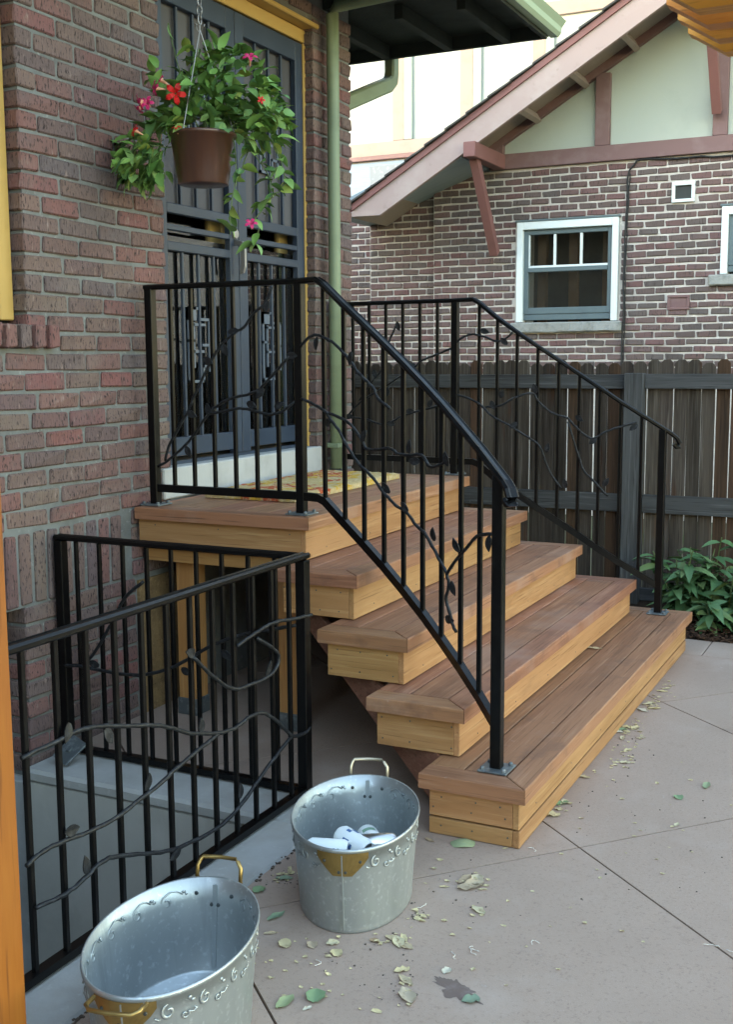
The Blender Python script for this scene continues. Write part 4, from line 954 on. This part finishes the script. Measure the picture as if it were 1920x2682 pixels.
# ================================================================== galvanised tubs
def tub(name, label, cx, cy, ang, near_fold):
    A, B, Hh, sc = .275, .18, .252, .885
    t = thing(name, label, 'tub', (cx, cy, 0), group='oval galvanised tubs by the stairwell railing')
    t.rotation_euler = (0, 0, ang)
    rt = B/A
    k = 72
    prof = []
    def wl(z): return sc+(1-sc)*(z/Hh)
    th = .006/A
    outer = [(.0, .004), (sc*.97, .004), (sc, .0), (sc+.012, .004), (sc+.010, .012), (wl(.03), .02), (wl(.08), .08), (wl(.14), .14), (wl(.20), .20), (wl(Hh)-.004, Hh-.012), (wl(Hh)+.014, Hh-.012), (wl(Hh)+.020, Hh-.005), (wl(Hh)+.014, Hh+.002), (wl(Hh)-.008, Hh), (wl(.2)-th, .20), (wl(.1)-th, .10), (wl(.02)-th, .024), (sc-th-.01, .0165), (0, .016)]
    MB().lathe([(r*A, z) for r, z in outer], (0, 0, 0), k, 1, rt).obj('body', MT['galv'], t, smooth=True)
    # seams at both ends of the long axis
    for sgn in (-1, 1):
        P = [(sgn*A*(wl(z)+.003), .0, z) for z in (.012, .1, .18, Hh-.014)]
        MB().sweep(P, [(-.008, -.0015), (-.008, .0015), (.008, .0015), (.008, -.0015)], up=(0, 1, 0)).obj('seam', MT['galv'], t)
        P = [(sgn*A*(wl(z)-.026), .0, z) for z in (.03, .1, .18, Hh-.014)]
        MB().sweep(P, [(-.0015, -.006), (.0015, -.006), (.0015, .006), (-.0015, .006)], up=(0, 1, 0)).obj('seam', MT['galv'], t)
    # embossed scrolls below the rim, inside and outside
    def scroll():
        m = MB()
        def sp(cx_, cz_, r0, turns, a0, dirn, tail):
            pts = []
            for i in range(18):
                q = i/17; a = a0+dirn*turns*2*math.pi*q; r = r0*(.25+.75*q); pts.append((cx_+r*math.cos(a), 0, cz_+r*math.sin(a)))
            pts += [(pts[-1][0]+tx, 0, pts[-1][2]+tz) for tx, tz in tail]; return pts
        m.tube(sp(-.012, .0, .012, 1.1, 2.4, -1, [(.012, .006), (.024, .004), (.034, -.004)]), .0022, 5, lambda q: .5+.9*math.sin(math.pi*min(1, q*1.05)))
        m.tube(sp(.014, -.012, .007, 1.0, .5, 1, [(.008, -.003), (.014, .002)]), .0018, 5)
        for (dx, dz) in ((.022, .012), (.027, .007)): m.tube([(dx-.002, 0, dz), (dx, -.001, dz+.001), (dx+.002, 0, dz)], .003, 6)
        return m.mesh('scroll', True)
    sm = scroll(); sm.materials.append(MT['galv'])
    for side in (0, 1):
        for i in range(16):
            a = 2*math.pi*(i+.5)/16
            if min(abs(a), abs(a-math.pi), abs(a-2*math.pi)) < .42: continue
            z = Hh-.045; r = wl(z)+(-.024 if side == 0 else .001)
            p = Vector((r*A*math.cos(a), r*A*rt*math.sin(a), z)); tg = Vector((-A*math.sin(a), A*rt*math.cos(a), 0)).normalized(); nr = Vector((tg.y, -tg.x, 0))*(1 if side else -1)
            if side == 0: tg = -tg
            mm = Matrix((tg*1.4, -nr*.7, Vector((0, 0, 1.4)))).transposed().to_4x4(); mm.translation = p
            o = link('scroll', sm, None, t); o.matrix_local = mm
    # handles: brass plate outside each end, wire loop; rivets inside
    for sgn in (-1, 1):
        pm = MB(); nn = 10
        for lay in (0, 1):
            for j in range(nn+1):
                u = -1+2*j/nn; a = u*.39
                for v in range(5):
                    zz = Hh-.010-.066*v/4; sh = 1 if v < 1.3 else 1-.62*((v-1.3)/2.7)
                    aa = a*sh; r = (wl(zz)+.016+lay*.008)*A
                    pm.v.append((sgn*r*math.cos(aa), r*rt*math.sin(aa), zz))
        st = (nn+1)*5
        for j in range(nn):
            for v in range(4):
                q = j*5+v; pm.f += [(q, q+1, q+6, q+5), (st+q, st+q+5, st+q+6, st+q+1)]
        for v in range(4): pm.f += [(v, st+v, st+v+1, v+1), (nn*5+v, nn*5+v+1, st+nn*5+v+1, st+nn*5+v)]
        for j in range(nn): pm.f += [(j*5, (j+1)*5, st+(j+1)*5, st+j*5), (j*5+4, st+j*5+4, st+(j+1)*5+4, (j+1)*5+4)]
        pl = pm.obj('handle_plate', MT['brass'], t, smooth=False)
        for a, zz in ((-.27, Hh-.035), (.27, Hh-.035), (-.05, Hh-.064), (.05, Hh-.064)):
            r = (wl(zz)+.022)*A
            MB().lathe([(0, .004), (.004, .003), (.0045, 0)], k=8).obj('rivet', MT['rivet'], pl).matrix_local = Matrix.Translation((sgn*r*math.cos(a), r*rt*math.sin(a), zz)) @ Matrix.Rotation(sgn*R(90), 4, 'Y')
            r = (wl(zz)-.022)*A
            MB().lathe([(0, -.004), (.0045, -.003), (.0055, 0)], k=8).obj('rivet', MT['rivet'], t).matrix_local = Matrix.Translation((sgn*r*math.cos(a), r*rt*math.sin(a), zz)) @ Matrix.Rotation(sgn*R(90), 4, 'Y')
        hw = .058
        up = (sgn == 1) or not near_fold
        base = sgn*A*1.045
        if sgn == 1: L_ = [(base, -hw, Hh-.02), (base+sgn*.008, -hw, Hh+.02), (base+sgn*.016, -hw*.82, Hh+.034), (base+sgn*.021, -hw*.7, Hh+.038), (base+sgn*.022, 0, Hh+.040), (base+sgn*.021, hw*.8, Hh+.038), (base+sgn*.017, hw*.9, Hh+.032), (base+sgn*.008, hw*.98, Hh+.02), (base, hw, Hh-.02)]
        else: L_ = [(base+.006, -hw, Hh-.004), (base-.028, -hw, Hh-.001), (base-.042, -hw*.8, Hh-.002), (base-.045, 0, Hh-.003), (base-.042, hw*.8, Hh-.002), (base-.028, hw, Hh-.001), (base+.006, hw, Hh-.004)]
        if sgn == 1 or near_fold: MB().tube(L_, .0052, 8).obj('handle', MT['wire'] if not near_fold else MT['brass'], t, smooth=True)
    return t
tub1 = tub('galvanised_tub', 'oval galvanised tub holding white drink cans beside the bottom step', 1.610, -1.076, 1.90, False)
tub2 = tub('galvanised_tub', 'empty oval galvanised tub with brass handles beside the timber post', 1.553, -1.885, 1.80, True)
# cans lying in the first tub
def can(label, p, ax, roll, m, prints, crushed=0):
    t = thing('drink_can', label, 'can', p, group='cans in the tub')
    prof = [(0, -.058), (.024, -.058), (.026, -.061), (.028, -.058), (.033, -.048), (.033, 0), (.033, .046), (.028, .056), (.0265, .060), (.025, .060), (.0245, .056), (0, .055)]
    b = MB().lathe(prof, k=24)
    if crushed: b.v = [(x*(1-.35*crushed*math.exp(-((z-.01)/.02)**2)), y*(1+.1*crushed), z*(1-.1*crushed)) for x, y, z in b.v]
    b.obj('body', m, t, smooth=True)
    MB().lathe([(0, .0562), (.0243, .0562), (.0243, .0572), (0, .0572)], k=20).obj('lid', MT['alu'], t)
    for a0, a1, z0, z1, mm in [(p[0]+q_, p[1]+q_, *p[2:]) for p in prints for q_ in (0, 2.1, 4.2)]:
        q = MB(); nn = 8
        for i in range(nn+1):
            a = a0+(a1-a0)*i/nn; q.v += [(.0334*math.cos(a), .0334*math.sin(a), z0), (.0334*math.cos(a), .0334*math.sin(a), z1)]
        q.f += [(2*i, 2*i+2, 2*i+3, 2*i+1) for i in range(nn)]
        q.obj('print', mm, t)
    z = Vector(ax).normalized(); x = z.cross(Vector((.3, .2, 1))).normalized(); y = z.cross(x)
    mt_ = Matrix((x, y, z)).transposed().to_4x4() @ Matrix.Rotation(roll, 4, 'Z'); mt_.translation = Vector(p); t.matrix_world = mt_
    return t
PR1 = [(-.5, .5, -.02, .004, MT['canblue']), (-.25, .3, .012, .02, MT['canblue']), (.62, .95, -.028, -.012, MT['canblue'])]
PR2 = [(-.3, .1, .02, .026, MT['canblue']), (.2, .3, .012, .028, MT['canblue']), (-.3, .15, .032, .038, MT['cangreen'])]
zc_ = .051
can('white can with blue print lying across the other cans in the tub', (1.605, -1.08, .150), (.80, -.28, -.10), 2.2, MT['canwhite'], PR1)
can('white can with small dark print at the plate end of the tub', (1.555, -1.145, .146), (.93, .25, .02), 1.9, MT['canwhite'], PR2)
can('crushed bare aluminium can in the tub', (1.672, -1.055, .146), (.8, .35, .05), 0, MT['alu'], [], .8)
can('white can with green print half hidden in the tub', (1.620, -1.005, .135), (.5, -.7, .15), 1, MT['canwhite'], [(-.6, .6, -.01, .02, MT['cangreen'])])
can('white can lying flat under the others in the tub', (1.585, -1.085, zc_+.028), (.3, .95, .0), 2, MT['canwhite'], PR1)
can('white can lying beside the tub wall away from the steps', (1.515, -1.095, zc_+.028), (-.22, .97, .0), 1, MT['canwhite'], PR2)
can('white can lying beside the tub wall nearest the steps', (1.655, -1.06, zc_+.028), (-.2, .97, .0), 1, MT['canwhite'], PR2)
can('white can at the bottom of the tub by the raised handle', (1.56, -.955, zc_+.028), (.97, .2, .0), 1, MT['canwhite'], PR2)

# ================================================================== door mat
mm_ = MB(); nx_, ny_ = 26, 60; z0 = SZ[5]+.001
for i in range(nx_+1):
    for j in range(ny_+1):
        x = .10+.47*i/nx_; y = .40+1.10*j/ny_; e = min(i, nx_-i, j*1.0, ny_-j)
        mm_.v.append((x+rnd.uniform(-.003, .003), y+rnd.uniform(-.003, .003), z0+(.030 if e > 0 else .024)+rnd.uniform(-.0025, .0025)))
for i in range(nx_):
    for j in range(ny_): a = i*(ny_+1)+j; mm_.f.append((a, a+ny_+1, a+ny_+2, a+1))
b0 = len(mm_.v); ring = [i*(ny_+1) for i in range(nx_+1)]+[nx_*(ny_+1)+j for j in range(1, ny_+1)]+[i*(ny_+1)+ny_ for i in range(nx_-1, -1, -1)]+[j for j in range(ny_-1, 0, -1)]
mm_.v += [(mm_.v[r][0], mm_.v[r][1], z0) for r in ring]
mm_.f += [(ring[i], b0+i, b0+(i+1) % len(ring), ring[(i+1) % len(ring)]) for i in range(len(ring))]
mm_.f.append(tuple(range(b0, b0+len(ring))))
tag(mm_.obj('door_mat', MT['mat_coir']), 'straw coloured coir door mat with red and yellow flowers on the deck', 'mat')

# ================================================================== hanging basket
DS = PW/1624
def at_depth(px, py, dep, jit=0): return CAM + ray((px*DS, py*DS))*(dep+rnd.uniform(-jit, jit))
def leafm(ln, wd, curl, fold, n=4): 
    me = leaf_mesh(ln, wd, curl, fold, n).mesh('leaf', True, False); return me
def orient(p, fwd, up, sc=1.0):
    x = Vector(fwd).normalized(); z = Vector(up); z = (z-x*z.dot(x)).normalized(); y = z.cross(x)
    m = Matrix((x*sc, y*sc, z*sc)).transposed().to_4x4(); m.translation = p; return m
PC = Vector((.35, .085, 2.435)); PD_ = (PC-CAM).dot(CD)
hb = thing('hanging_basket', 'brown hanging pot of trailing green plants with red and pink flowers on a chain', 'hanging basket')
prof = [(0, -.195), (.098, -.195), (.101, -.192), (.1035, -.172), (.105, -.17), (.128, -.012), (.137, -.010), (.139, -.002), (.137, .004), (.126, .004), (.122, -.02), (.100, -.17), (0, -.172)]
pot = MB().lathe(prof, PC, 40).obj('pot', MT['pot'], hb, smooth=True)
MB().lathe([(.1235, -.03), (.06, -.022), (0, -.018)], PC, 24).obj('soil', MT['soil'], hb)
hk = Vector((PC.x, PC.y, 2.86))
def lk(p, flip):
    pts = []
    for i in range(13):
        a = 2*math.pi*i/12; u, v = .011*math.cos(a), .021*math.sin(a)
        pts.append(p+(Vector((u, 0, v)) if flip else Vector((0, u, v))))
    return MB().tube(pts, .0032, 6).obj('chain_link', MT['chain'], hb, smooth=True)
z = hk.z+.02; i = 0
while z < 3.475: lk(Vector((PC.x, PC.y, z)), i % 2); z += .034; i += 1
for a in (.5, 2.6, 4.7):
    MB().tube([hk, hk+Vector((0, 0, -.02)), PC+Vector((.131*math.cos(a), .131*math.sin(a), .0))], .0022, 5).obj('hanger_wire', MT['chain'], hb)
MB().tube([hk+Vector((.018*math.cos(q*.5), .018*math.sin(q*.5), .012*math.sin(q)-.01)) for q in range(10)], .003, 6).obj('hook', MT['chain'], hb, smooth=True)
LM = [leafm(l, w_, c, f) for l, w_, c, f in ((.064, .046, .25, .25), (.072, .046, .45, .3), (.056, .040, .15, .2), (.078, .046, .55, .35))]
for me in LM: me.materials.append(MT['leaf'])
# (photo x, y, rx, ry, depth spread, count): lobes of the crown about the pot
LF = 1.35
lobes = [(440, 215, 75, 70, .10, 85), (520, 185, 85, 70, .11, 95), (560, 250, 70, 62, .11, 70), (470, 280, 70, 40, .10, 60), (400, 235, 50, 55, .09, 40), (310, 345, 55, 48, .09, 95), (345, 385, 30, 22, .07, 25), (600, 275, 38, 45, .08, 32), (360, 290, 45, 35, .08, 28), (455, 120, 40, 32, .05, 16), (500, 118, 30, 22, .05, 10), (350, 165, 25, 25, .05, 5)]
LV = []
for px, py, rx, ry, dp, nn in lobes:
    for k in range(int(nn*LF)):
        while True:
            a, b = rnd.uniform(-1, 1), rnd.uniform(-1, 1)
            if a*a+b*b < 1 and (a*a+b*b > .12 or rnd.random() < .5): break
        c = math.sqrt(max(0, 1-a*a-b*b))
        p = CAM+ray(((px+a*rx)*DS, (py+b*ry)*DS))*(PD_+rnd.uniform(-c-.1, c+.1)*dp)
        q = p-PC; ctr = Vector((q.x, q.y, 0))
        if math.hypot(q.x, q.y) < .125 and -.2 < q.z < -.01: continue
        out = (p-PC-Vector((0, 0, .02))).normalized()
        f = (out*.8+Vector((rnd.gauss(0, .6), rnd.gauss(0, .6), rnd.gauss(-.1, .5)))).normalized()
        LV.append((p, f, Vector((rnd.gauss(0, .45), rnd.gauss(0, .45), 1))+out*.35, rnd.uniform(.7, 1.15)))
# trailing vines on the right
def trail(pts, n):
    P = [at_depth(x, y, PD_-.02+.03*math.sin(i)) for i, (x, y) in enumerate(pts)]; P = wobble(P, .002, 5)
    MB().tube(P, .0026, 5).obj('vine', MT['stem'], hb)
    for k in range(n):
        t = rnd.uniform(.12, 1); p = P[int(t*(len(P)-1))]
        f = Vector((rnd.gauss(0, 1), rnd.gauss(0, 1), rnd.gauss(-.3, .5))).normalized()
        LV.append((p, f, Vector((rnd.gauss(0, .5), rnd.gauss(0, .5), 1)), rnd.uniform(.65, 1.05)))
trail([(515, 300), (522, 350), (520, 410), (512, 460), (510, 520)], 15)
trail([(545, 310), (575, 360), (600, 400), (590, 450), (560, 490)], 20)
trail([(600, 300), (625, 370), (628, 410), (600, 440), (575, 460)], 15)
trail([(560, 300), (540, 360), (530, 390)], 12)
trail([(560, 490), (575, 500), (560, 545)], 4)
trail([(372, 50), (380, 90), (395, 150), (420, 230)], 3)
trail([(300, 330), (280, 370), (300, 405)], 14)
for cx, cy in ((430, 230), (470, 150), (530, 200), (560, 250), (330, 320), (500, 260), (400, 220)):
    MB().tube(wobble([PC+Vector((rnd.uniform(-.05, .05), rnd.uniform(-.05, .05), -.02)), at_depth((cx+440)/2, (cy+310)/2+10, PD_), at_depth(cx, cy, PD_, .05)], .004), .003, 5).obj('stem', MT['stem'], hb)
rnd.shuffle(LV)
LV.sort(key=lambda q: (q[0]-CAM).dot(CD))
mb = MB(); rv = []
for p, f, u, sc in LV[300:]:
    me = rnd.choice(LM); mm = orient(p, f, u, sc); n0 = len(mb.v); k0 = len(me.polygons)
    mb.add([mm @ v.co for v in me.vertices], [tuple(pl.vertices) for pl in me.polygons]); rv += [rnd.random()]*k0
fol = mb.obj('foliage', MT['leaf'], hb, smooth=True, fix=False); fol['kind'] = 'stuff'
a_ = fol.data.attributes.new('rnd', 'FLOAT', 'FACE'); a_.data.foreach_set('value', rv)
for p, f, u, sc in LV[:300]: link('leaf', rnd.choice(LM), None, hb).matrix_local = orient(p, f, u, sc)
def flower(p, fwd, sc, m):
    t = MB(); n = 5
    for j in range(n):
        a0 = 2*math.pi*j/n
        for (r, s, h) in ((.004, .5, .0), (.022, .52, .012), (.036, .30, .010), (.044, 0, .002)):
            for e in ((-1, 1) if s else (0,)):
                t.v.append((h, r*math.cos(a0+e*s), r*math.sin(a0+e*s)))
        b = j*7
        t.f += [(b, b+1, b+3, b+2), (b+2, b+3, b+5, b+4), (b+4, b+5, b+6)]
    o = t.obj('flower', m, hb, fix=False); o.matrix_local = orient(p, fwd, (0, .2, 1), sc)
    tb = MB().lathe([(.0035, -.045), (.006, -.02), (.013, .006)], k=10); tb.v = [(z, x, y) for x, y, z in tb.v]
    tb.obj('flower_tube', MT['peach'], o, smooth=True, fix=False)
tc_ = (CAM-PC).normalized()
for px, py, m, sc, fw in ((388, 207, 'red', 1.0, tc_), (358, 178, 'pink', .8, (-.6, -.6, .5)), (346, 196, 'pink', .8, (-.5, -.7, 0)), (312, 226, 'pink', .85, (-.6, -.6, -.3)), (326, 229, 'pink', .7, (.2, -.8, .2)), (308, 240, 'pink', .6, (-.5, -.5, -.8)), (553, 128, 'pink', .75, (.3, -.5, .7)), (300, 290, 'red', .7, (-.4, -.6, .3)), (391, 284, 'red', .5, (.1, -.4, .8)), (556, 496, 'pink', .65, (.4, -.7, .6)), (578, 222, 'red', .4, (.5, -.6, .2))):
    flower(at_depth(px, py, PD_-.11), fw, sc, MT[m])

# ================================================================== leafy plant in the bed
lp = thing('leafy_plant', 'bushy green perennial with long pointed leaves by the fence', 'plant')
PM = [leafm(l, w_, c, f, 5) for l, w_, c, f in ((.125, .056, .35, .25), (.145, .058, .55, .3), (.105, .052, .25, .2), (.135, .06, .75, .3))]
for me in PM: me.materials.append(MT['leafb'])
LV = []
for s in range(70):
    bx, by = rnd.uniform(1.76, 2.75), rnd.uniform(2.56, 3.08)
    if bx < 1.95 and by < 2.75: by += .2
    hgt = rnd.uniform(.20, .52)*(.75+.35*min(1, (by-2.5)/.4)); lean = Vector((rnd.gauss(0, .16), rnd.gauss(-.08, .14), 1)).normalized()
    P = [Vector((bx, by, .02))+lean*hgt*t+Vector((0, 0, -.05*t*t)) for t in (0, .35, .7, 1)]
    MB().tube(P, .004, 5).obj('stem', MT['stem'], lp)
    for k in range(rnd.randint(12, 17)):
        t = rnd.uniform(.15, 1); p = P[0]+(P[-1]-P[0])*t; a = rnd.uniform(0, 6.28)
        f = Vector((math.cos(a), math.sin(a), rnd.uniform(-.35, .45)+.3*t))
        LV.append((p, f, Vector((rnd.gauss(0, .3), rnd.gauss(-.15, .3), 1)), rnd.uniform(.7, 1.15)))
LV.sort(key=lambda q: (q[0]-CAM).dot(CD)+(10 if q[0].x > 2.35 else 0))
mb = MB(); rv = []
for p, f, u, sc in LV[290:]:
    me = rnd.choice(PM); mm = orient(p, f, u, sc)
    mb.add([mm @ v.co for v in me.vertices], [tuple(pl.vertices) for pl in me.polygons]); rv += [rnd.random()]*len(me.polygons)
fol = mb.obj('foliage', MT['leafb'], lp, smooth=True, fix=False); fol['kind'] = 'stuff'
a_ = fol.data.attributes.new('rnd', 'FLOAT', 'FACE'); a_.data.foreach_set('value', rv)
for p, f, u, sc in LV[:290]: link('leaf', rnd.choice(PM), None, lp).matrix_local = orient(p, f, u, sc)

# ================================================================== litter on the patio
def dry_mesh(ln, wd, seed):
    m = MB(); r2 = random.Random(seed); n = 6; base = []
    for i in range(n+1):
        t = i/n; hw = wd/2*math.sin(math.pi*min(1, t*.95+.05))**.7
        for j, s_ in enumerate((-1, -.5, 0, .5, 1)):
            x = t*ln-ln/2; y = hw*s_*r2.uniform(.8, 1.1)
            m.v.append((x, y, .002+abs(s_)*hw*r2.uniform(.05, .55)+.25*ln*(t-.5)**2*r2.uniform(.2, 1.4)))
    for i in range(n):
        for j in range(4): a = 5*i+j; m.f.append((a, a+5, a+6, a+1))
    zmin = min(v[2] for v in m.v); m.v = [(x, y, z-zmin+.0008) for x, y, z in m.v]
    return m.mesh('fallen_leaf', True, False)
DM = [dry_mesh(l, w_, s) for l, w_, s in ((.045, .025, 1), (.035, .03, 2), (.05, .02, 3), (.028, .022, 4), (.06, .035, 5))]
DM2 = [m.copy() for m in DM]
for m in DM: m.materials.append(MT['dryleaf'])
for m in DM2: m.materials.append(MT['greenleaf'])
def gp_(px, py, z=0): return on((px*DS, py*DS), 2, z)
def litter(px, py, me, sc, label, group, z=.0005):
    p = gp_(px, py, z); o = link('fallen_leaf', me, None, None, p, (0, 0, rnd.uniform(0, 6.28))); o.scale = (sc*1.5, sc*1.5, sc*1.3); tag(o, label, 'leaf', group)
DL = 'small dry tan leaf curled on the concrete patio'; DG = 'dry leaves scattered on the patio'
for px, py, sc in ((630, 2092, 1.15), (692, 2095, .7), (738, 2090, .7), (745, 2112, .8), (830, 2085, .7), (868, 2080, .7), (882, 2088, .95), (895, 2078, .6), (1030, 1950, 1.0), (1045, 1964, 1.0), (1058, 1950, .8), (1060, 2018, .8), (898, 2172, .8), (903, 2208, .8), (952, 1862, .55), (890, 2150, .5), (900, 2098, .5), (985, 1965, .4), (990, 2152, .6), (680, 2235, .4), (600, 2068, .5), (1500, 1828, .5), (1330, 1945, .35), (1392, 1662, .6), (1385, 1690, .5), (1420, 1635, .6), (1180, 1975, .3), (1120, 1880, .3), (560, 2135, .4), (1238, 1793, .6)):
    litter(px, py, rnd.choice(DM), sc, DL, DG)
DL2 = 'yellowing leaf lying against the base of the bottom step'
for px, py, sc in ((1218, 1806, .8), (1252, 1776, .8), (1294, 1722, .7), (1240, 1782, .6), (1372, 1622, .8), (1388, 1612, .9), (1408, 1614, .9), (1424, 1574, .9), (1436, 1560, .9), (1450, 1570, .8), (1468, 1532, .7), (1476, 1526, .6), (1380, 1636, .7), (1462, 1545, .7)):
    litter(px, py, rnd.choice(DM), sc, DL2, 'leaves along the bottom step')
litter(1318, 1437, DM[2], .9, 'pale dry leaf lying on the lowest tread', None, SZ[1]+.0005)
for px, py, sc, i, lab in ((1566, 1742, .95, 2, 'folded green leaf lying alone on the open patio'), (1505, 1768, .8, 1, 'blue green leaf lying flat on the open patio'), (612, 2031, .9, 2, 'rolled pale green leaf between the two tubs'), (632, 2221, 1.0, 0, 'dark green leaf on the patio by the empty tub'), (700, 2208, 1.2, 1, 'rounded bright green leaf on the patio by the empty tub'), (1043, 2217, .9, 1, 'pale green leaf at the edge of the damp stain'), (574, 1972, .9, 1, 'green leaf by the raised handle of the empty tub'), (630, 1947, .8, 0, 'small green leaf in the curb joint'), (1246, 1781, .8, 0, 'green leaf touching the front of the bottom step'), (1381, 1617, .8, 1, 'dark green leaf in the heap along the bottom step')):
    litter(px, py, DM2[i], sc, lab, None)
# big round green leaf beside the bottom step
m = MB(); k = 16
for i in range(k): a = 2*math.pi*i/k; m.v.append((.040*math.cos(a)*(1+.05*math.sin(5*a)), .031*math.sin(a), .003+.003*math.sin(3*a)))
for i in range(k): a = 2*math.pi*i/k; m.v.append((.022*math.cos(a), .017*math.sin(a), .014))
m.v.append((0, 0, .017))
m.f += [(i, (i+1) % k, k+(i+1) % k, k+i) for i in range(k)]+[(k+i, k+(i+1) % k, 2*k) for i in range(k)]
o = m.obj('fallen_leaf', MT['greenleaf'], smooth=True, loc=gp_(1026, 1871)); o.rotation_euler = (0, 0, .5); tag(o, 'large round cupped green leaf beside the corner of the bottom step', 'leaf')
# white curls of fluff, dark crumbs
for px, py in ((1040, 2101), (1196, 2092), (925, 2012), (1170, 1880), (1595, 2100), (1062, 2110), (1000, 2110), (700, 2128), (1610, 2106)):
    p = gp_(px, py); pts = []; a = rnd.uniform(0, 6.28); q = Vector((0, 0, .003))
    for i in range(10): pts.append(q.copy()); a += rnd.uniform(-1.1, 1.1); q = q+Vector((math.cos(a), math.sin(a), 0))*.005; q.z = .002+rnd.random()*.003
    tag(MB().tube(pts, .0011, 4).obj('paper_curl', MT['lint'], loc=p), 'thin white curled shred lying on the patio', 'shred', 'white shreds on the patio')
mb = MB()
for (cx, cy, sx, sy, nn) in ((930, 2030, 14, 10, 34), (1055, 1945, 14, 8, 18), (1290, 1993, 3, 2, 3), (1020, 2000, 120, 60, 22), (800, 2110, 160, 60, 22), (1400, 1640, 40, 60, 26), (1300, 1800, 140, 100, 20), (640, 1950, 30, 14, 26), (870, 2180, 60, 40, 12), (1500, 1900, 200, 150, 16)):
    for k in range(nn):
        p = gp_(cx+rnd.gauss(0, sx*.6), cy+rnd.gauss(0, sy*.6))
        if p.x < 1.31 or SX[1]-TW-.05 < p.x < SX[1]-.02 and p.y > SN[1]: continue
        s_ = rnd.uniform(.0008, .0032); mb.box((p.x-s_, p.y-s_*rnd.uniform(.5, 1.4), .0003), (p.x+s_, p.y+s_, s_*.9), s_*.3)
for k in range(200):   # dirt packed in the curb joint
    y = rnd.uniform(-2.2, -.5); s_ = rnd.uniform(.001, .0045); x = 1.3035+rnd.gauss(.004, .006)
    mb.box((x-s_, y-s_, .0002), (x+s_, y+s_*1.5, s_+.001), s_*.3)
tag(mb.obj('debris', MT['twig']), 'fine dark crumbs and dirt scattered over the patio', 'debris', kind='stuff')
mb = MB()
for (cx, cy, sx, sy, nn) in ((1045, 1958, 22, 12, 26), (880, 2085, 28, 10, 18), (930, 2028, 16, 10, 14), (1400, 1612, 26, 16, 40), (1440, 1562, 20, 14, 34), (1385, 1665, 26, 30, 26), (1245, 1785, 14, 14, 14), (1330, 1690, 40, 40, 22), (1478, 1520, 14, 14, 18), (900, 2195, 12, 18, 10), (700, 2150, 120, 70, 26), (1100, 2050, 200, 120, 30), (1450, 1850, 150, 150, 22), (640, 1940, 26, 14, 22)):
    for k in range(nn):
        p = gp_(cx+rnd.gauss(0, sx*.7), cy+rnd.gauss(0, sy*.7))
        if p.x < 1.31 or (SX[1]-TW-.05 < p.x < SX[1]-.005 and p.y > SN[1]): continue
        r_ = rnd.uniform(.003, .009); a0 = rnd.uniform(0, 6.28); nn_ = rnd.randint(4, 6)
        ring = [Vector((p.x+r_*rnd.uniform(.4, 1.2)*math.cos(a0+6.283*i/nn_)*1.5, p.y+r_*rnd.uniform(.4, 1.2)*math.sin(a0+6.283*i/nn_), .0012+rnd.uniform(0, r_*.6))) for i in range(nn_)]
        mb.add(ring+[Vector((p.x, p.y, .0012))], [(i, (i+1) % nn_, nn_) for i in range(nn_)])
tag(mb.obj('leaf_fragments', MT['dryleaf'], fix=False), 'crumbled bits of dry leaf scattered on the patio', 'leaf litter', kind='stuff')
# damp stain: a thin film with an irregular outline
m = MB(); c = gp_(1012, 2193); k = 90
for i in range(k): a = 2*math.pi*i/k; r = .05*(1+.7*mnoise.noise((math.cos(a)*2.2, math.sin(a)*2.2, 9))+.3*mnoise.noise((math.cos(a)*7, math.sin(a)*7, 2))); m.v.append((r*1.25*math.cos(a+.6), r*.8*math.sin(a), .0006))
m.f.append(tuple(range(k)))
tag(m.obj('damp_stain', MT['stain'], loc=c, fix=False), 'dark damp stain on the patio by a pale green leaf', 'stain')
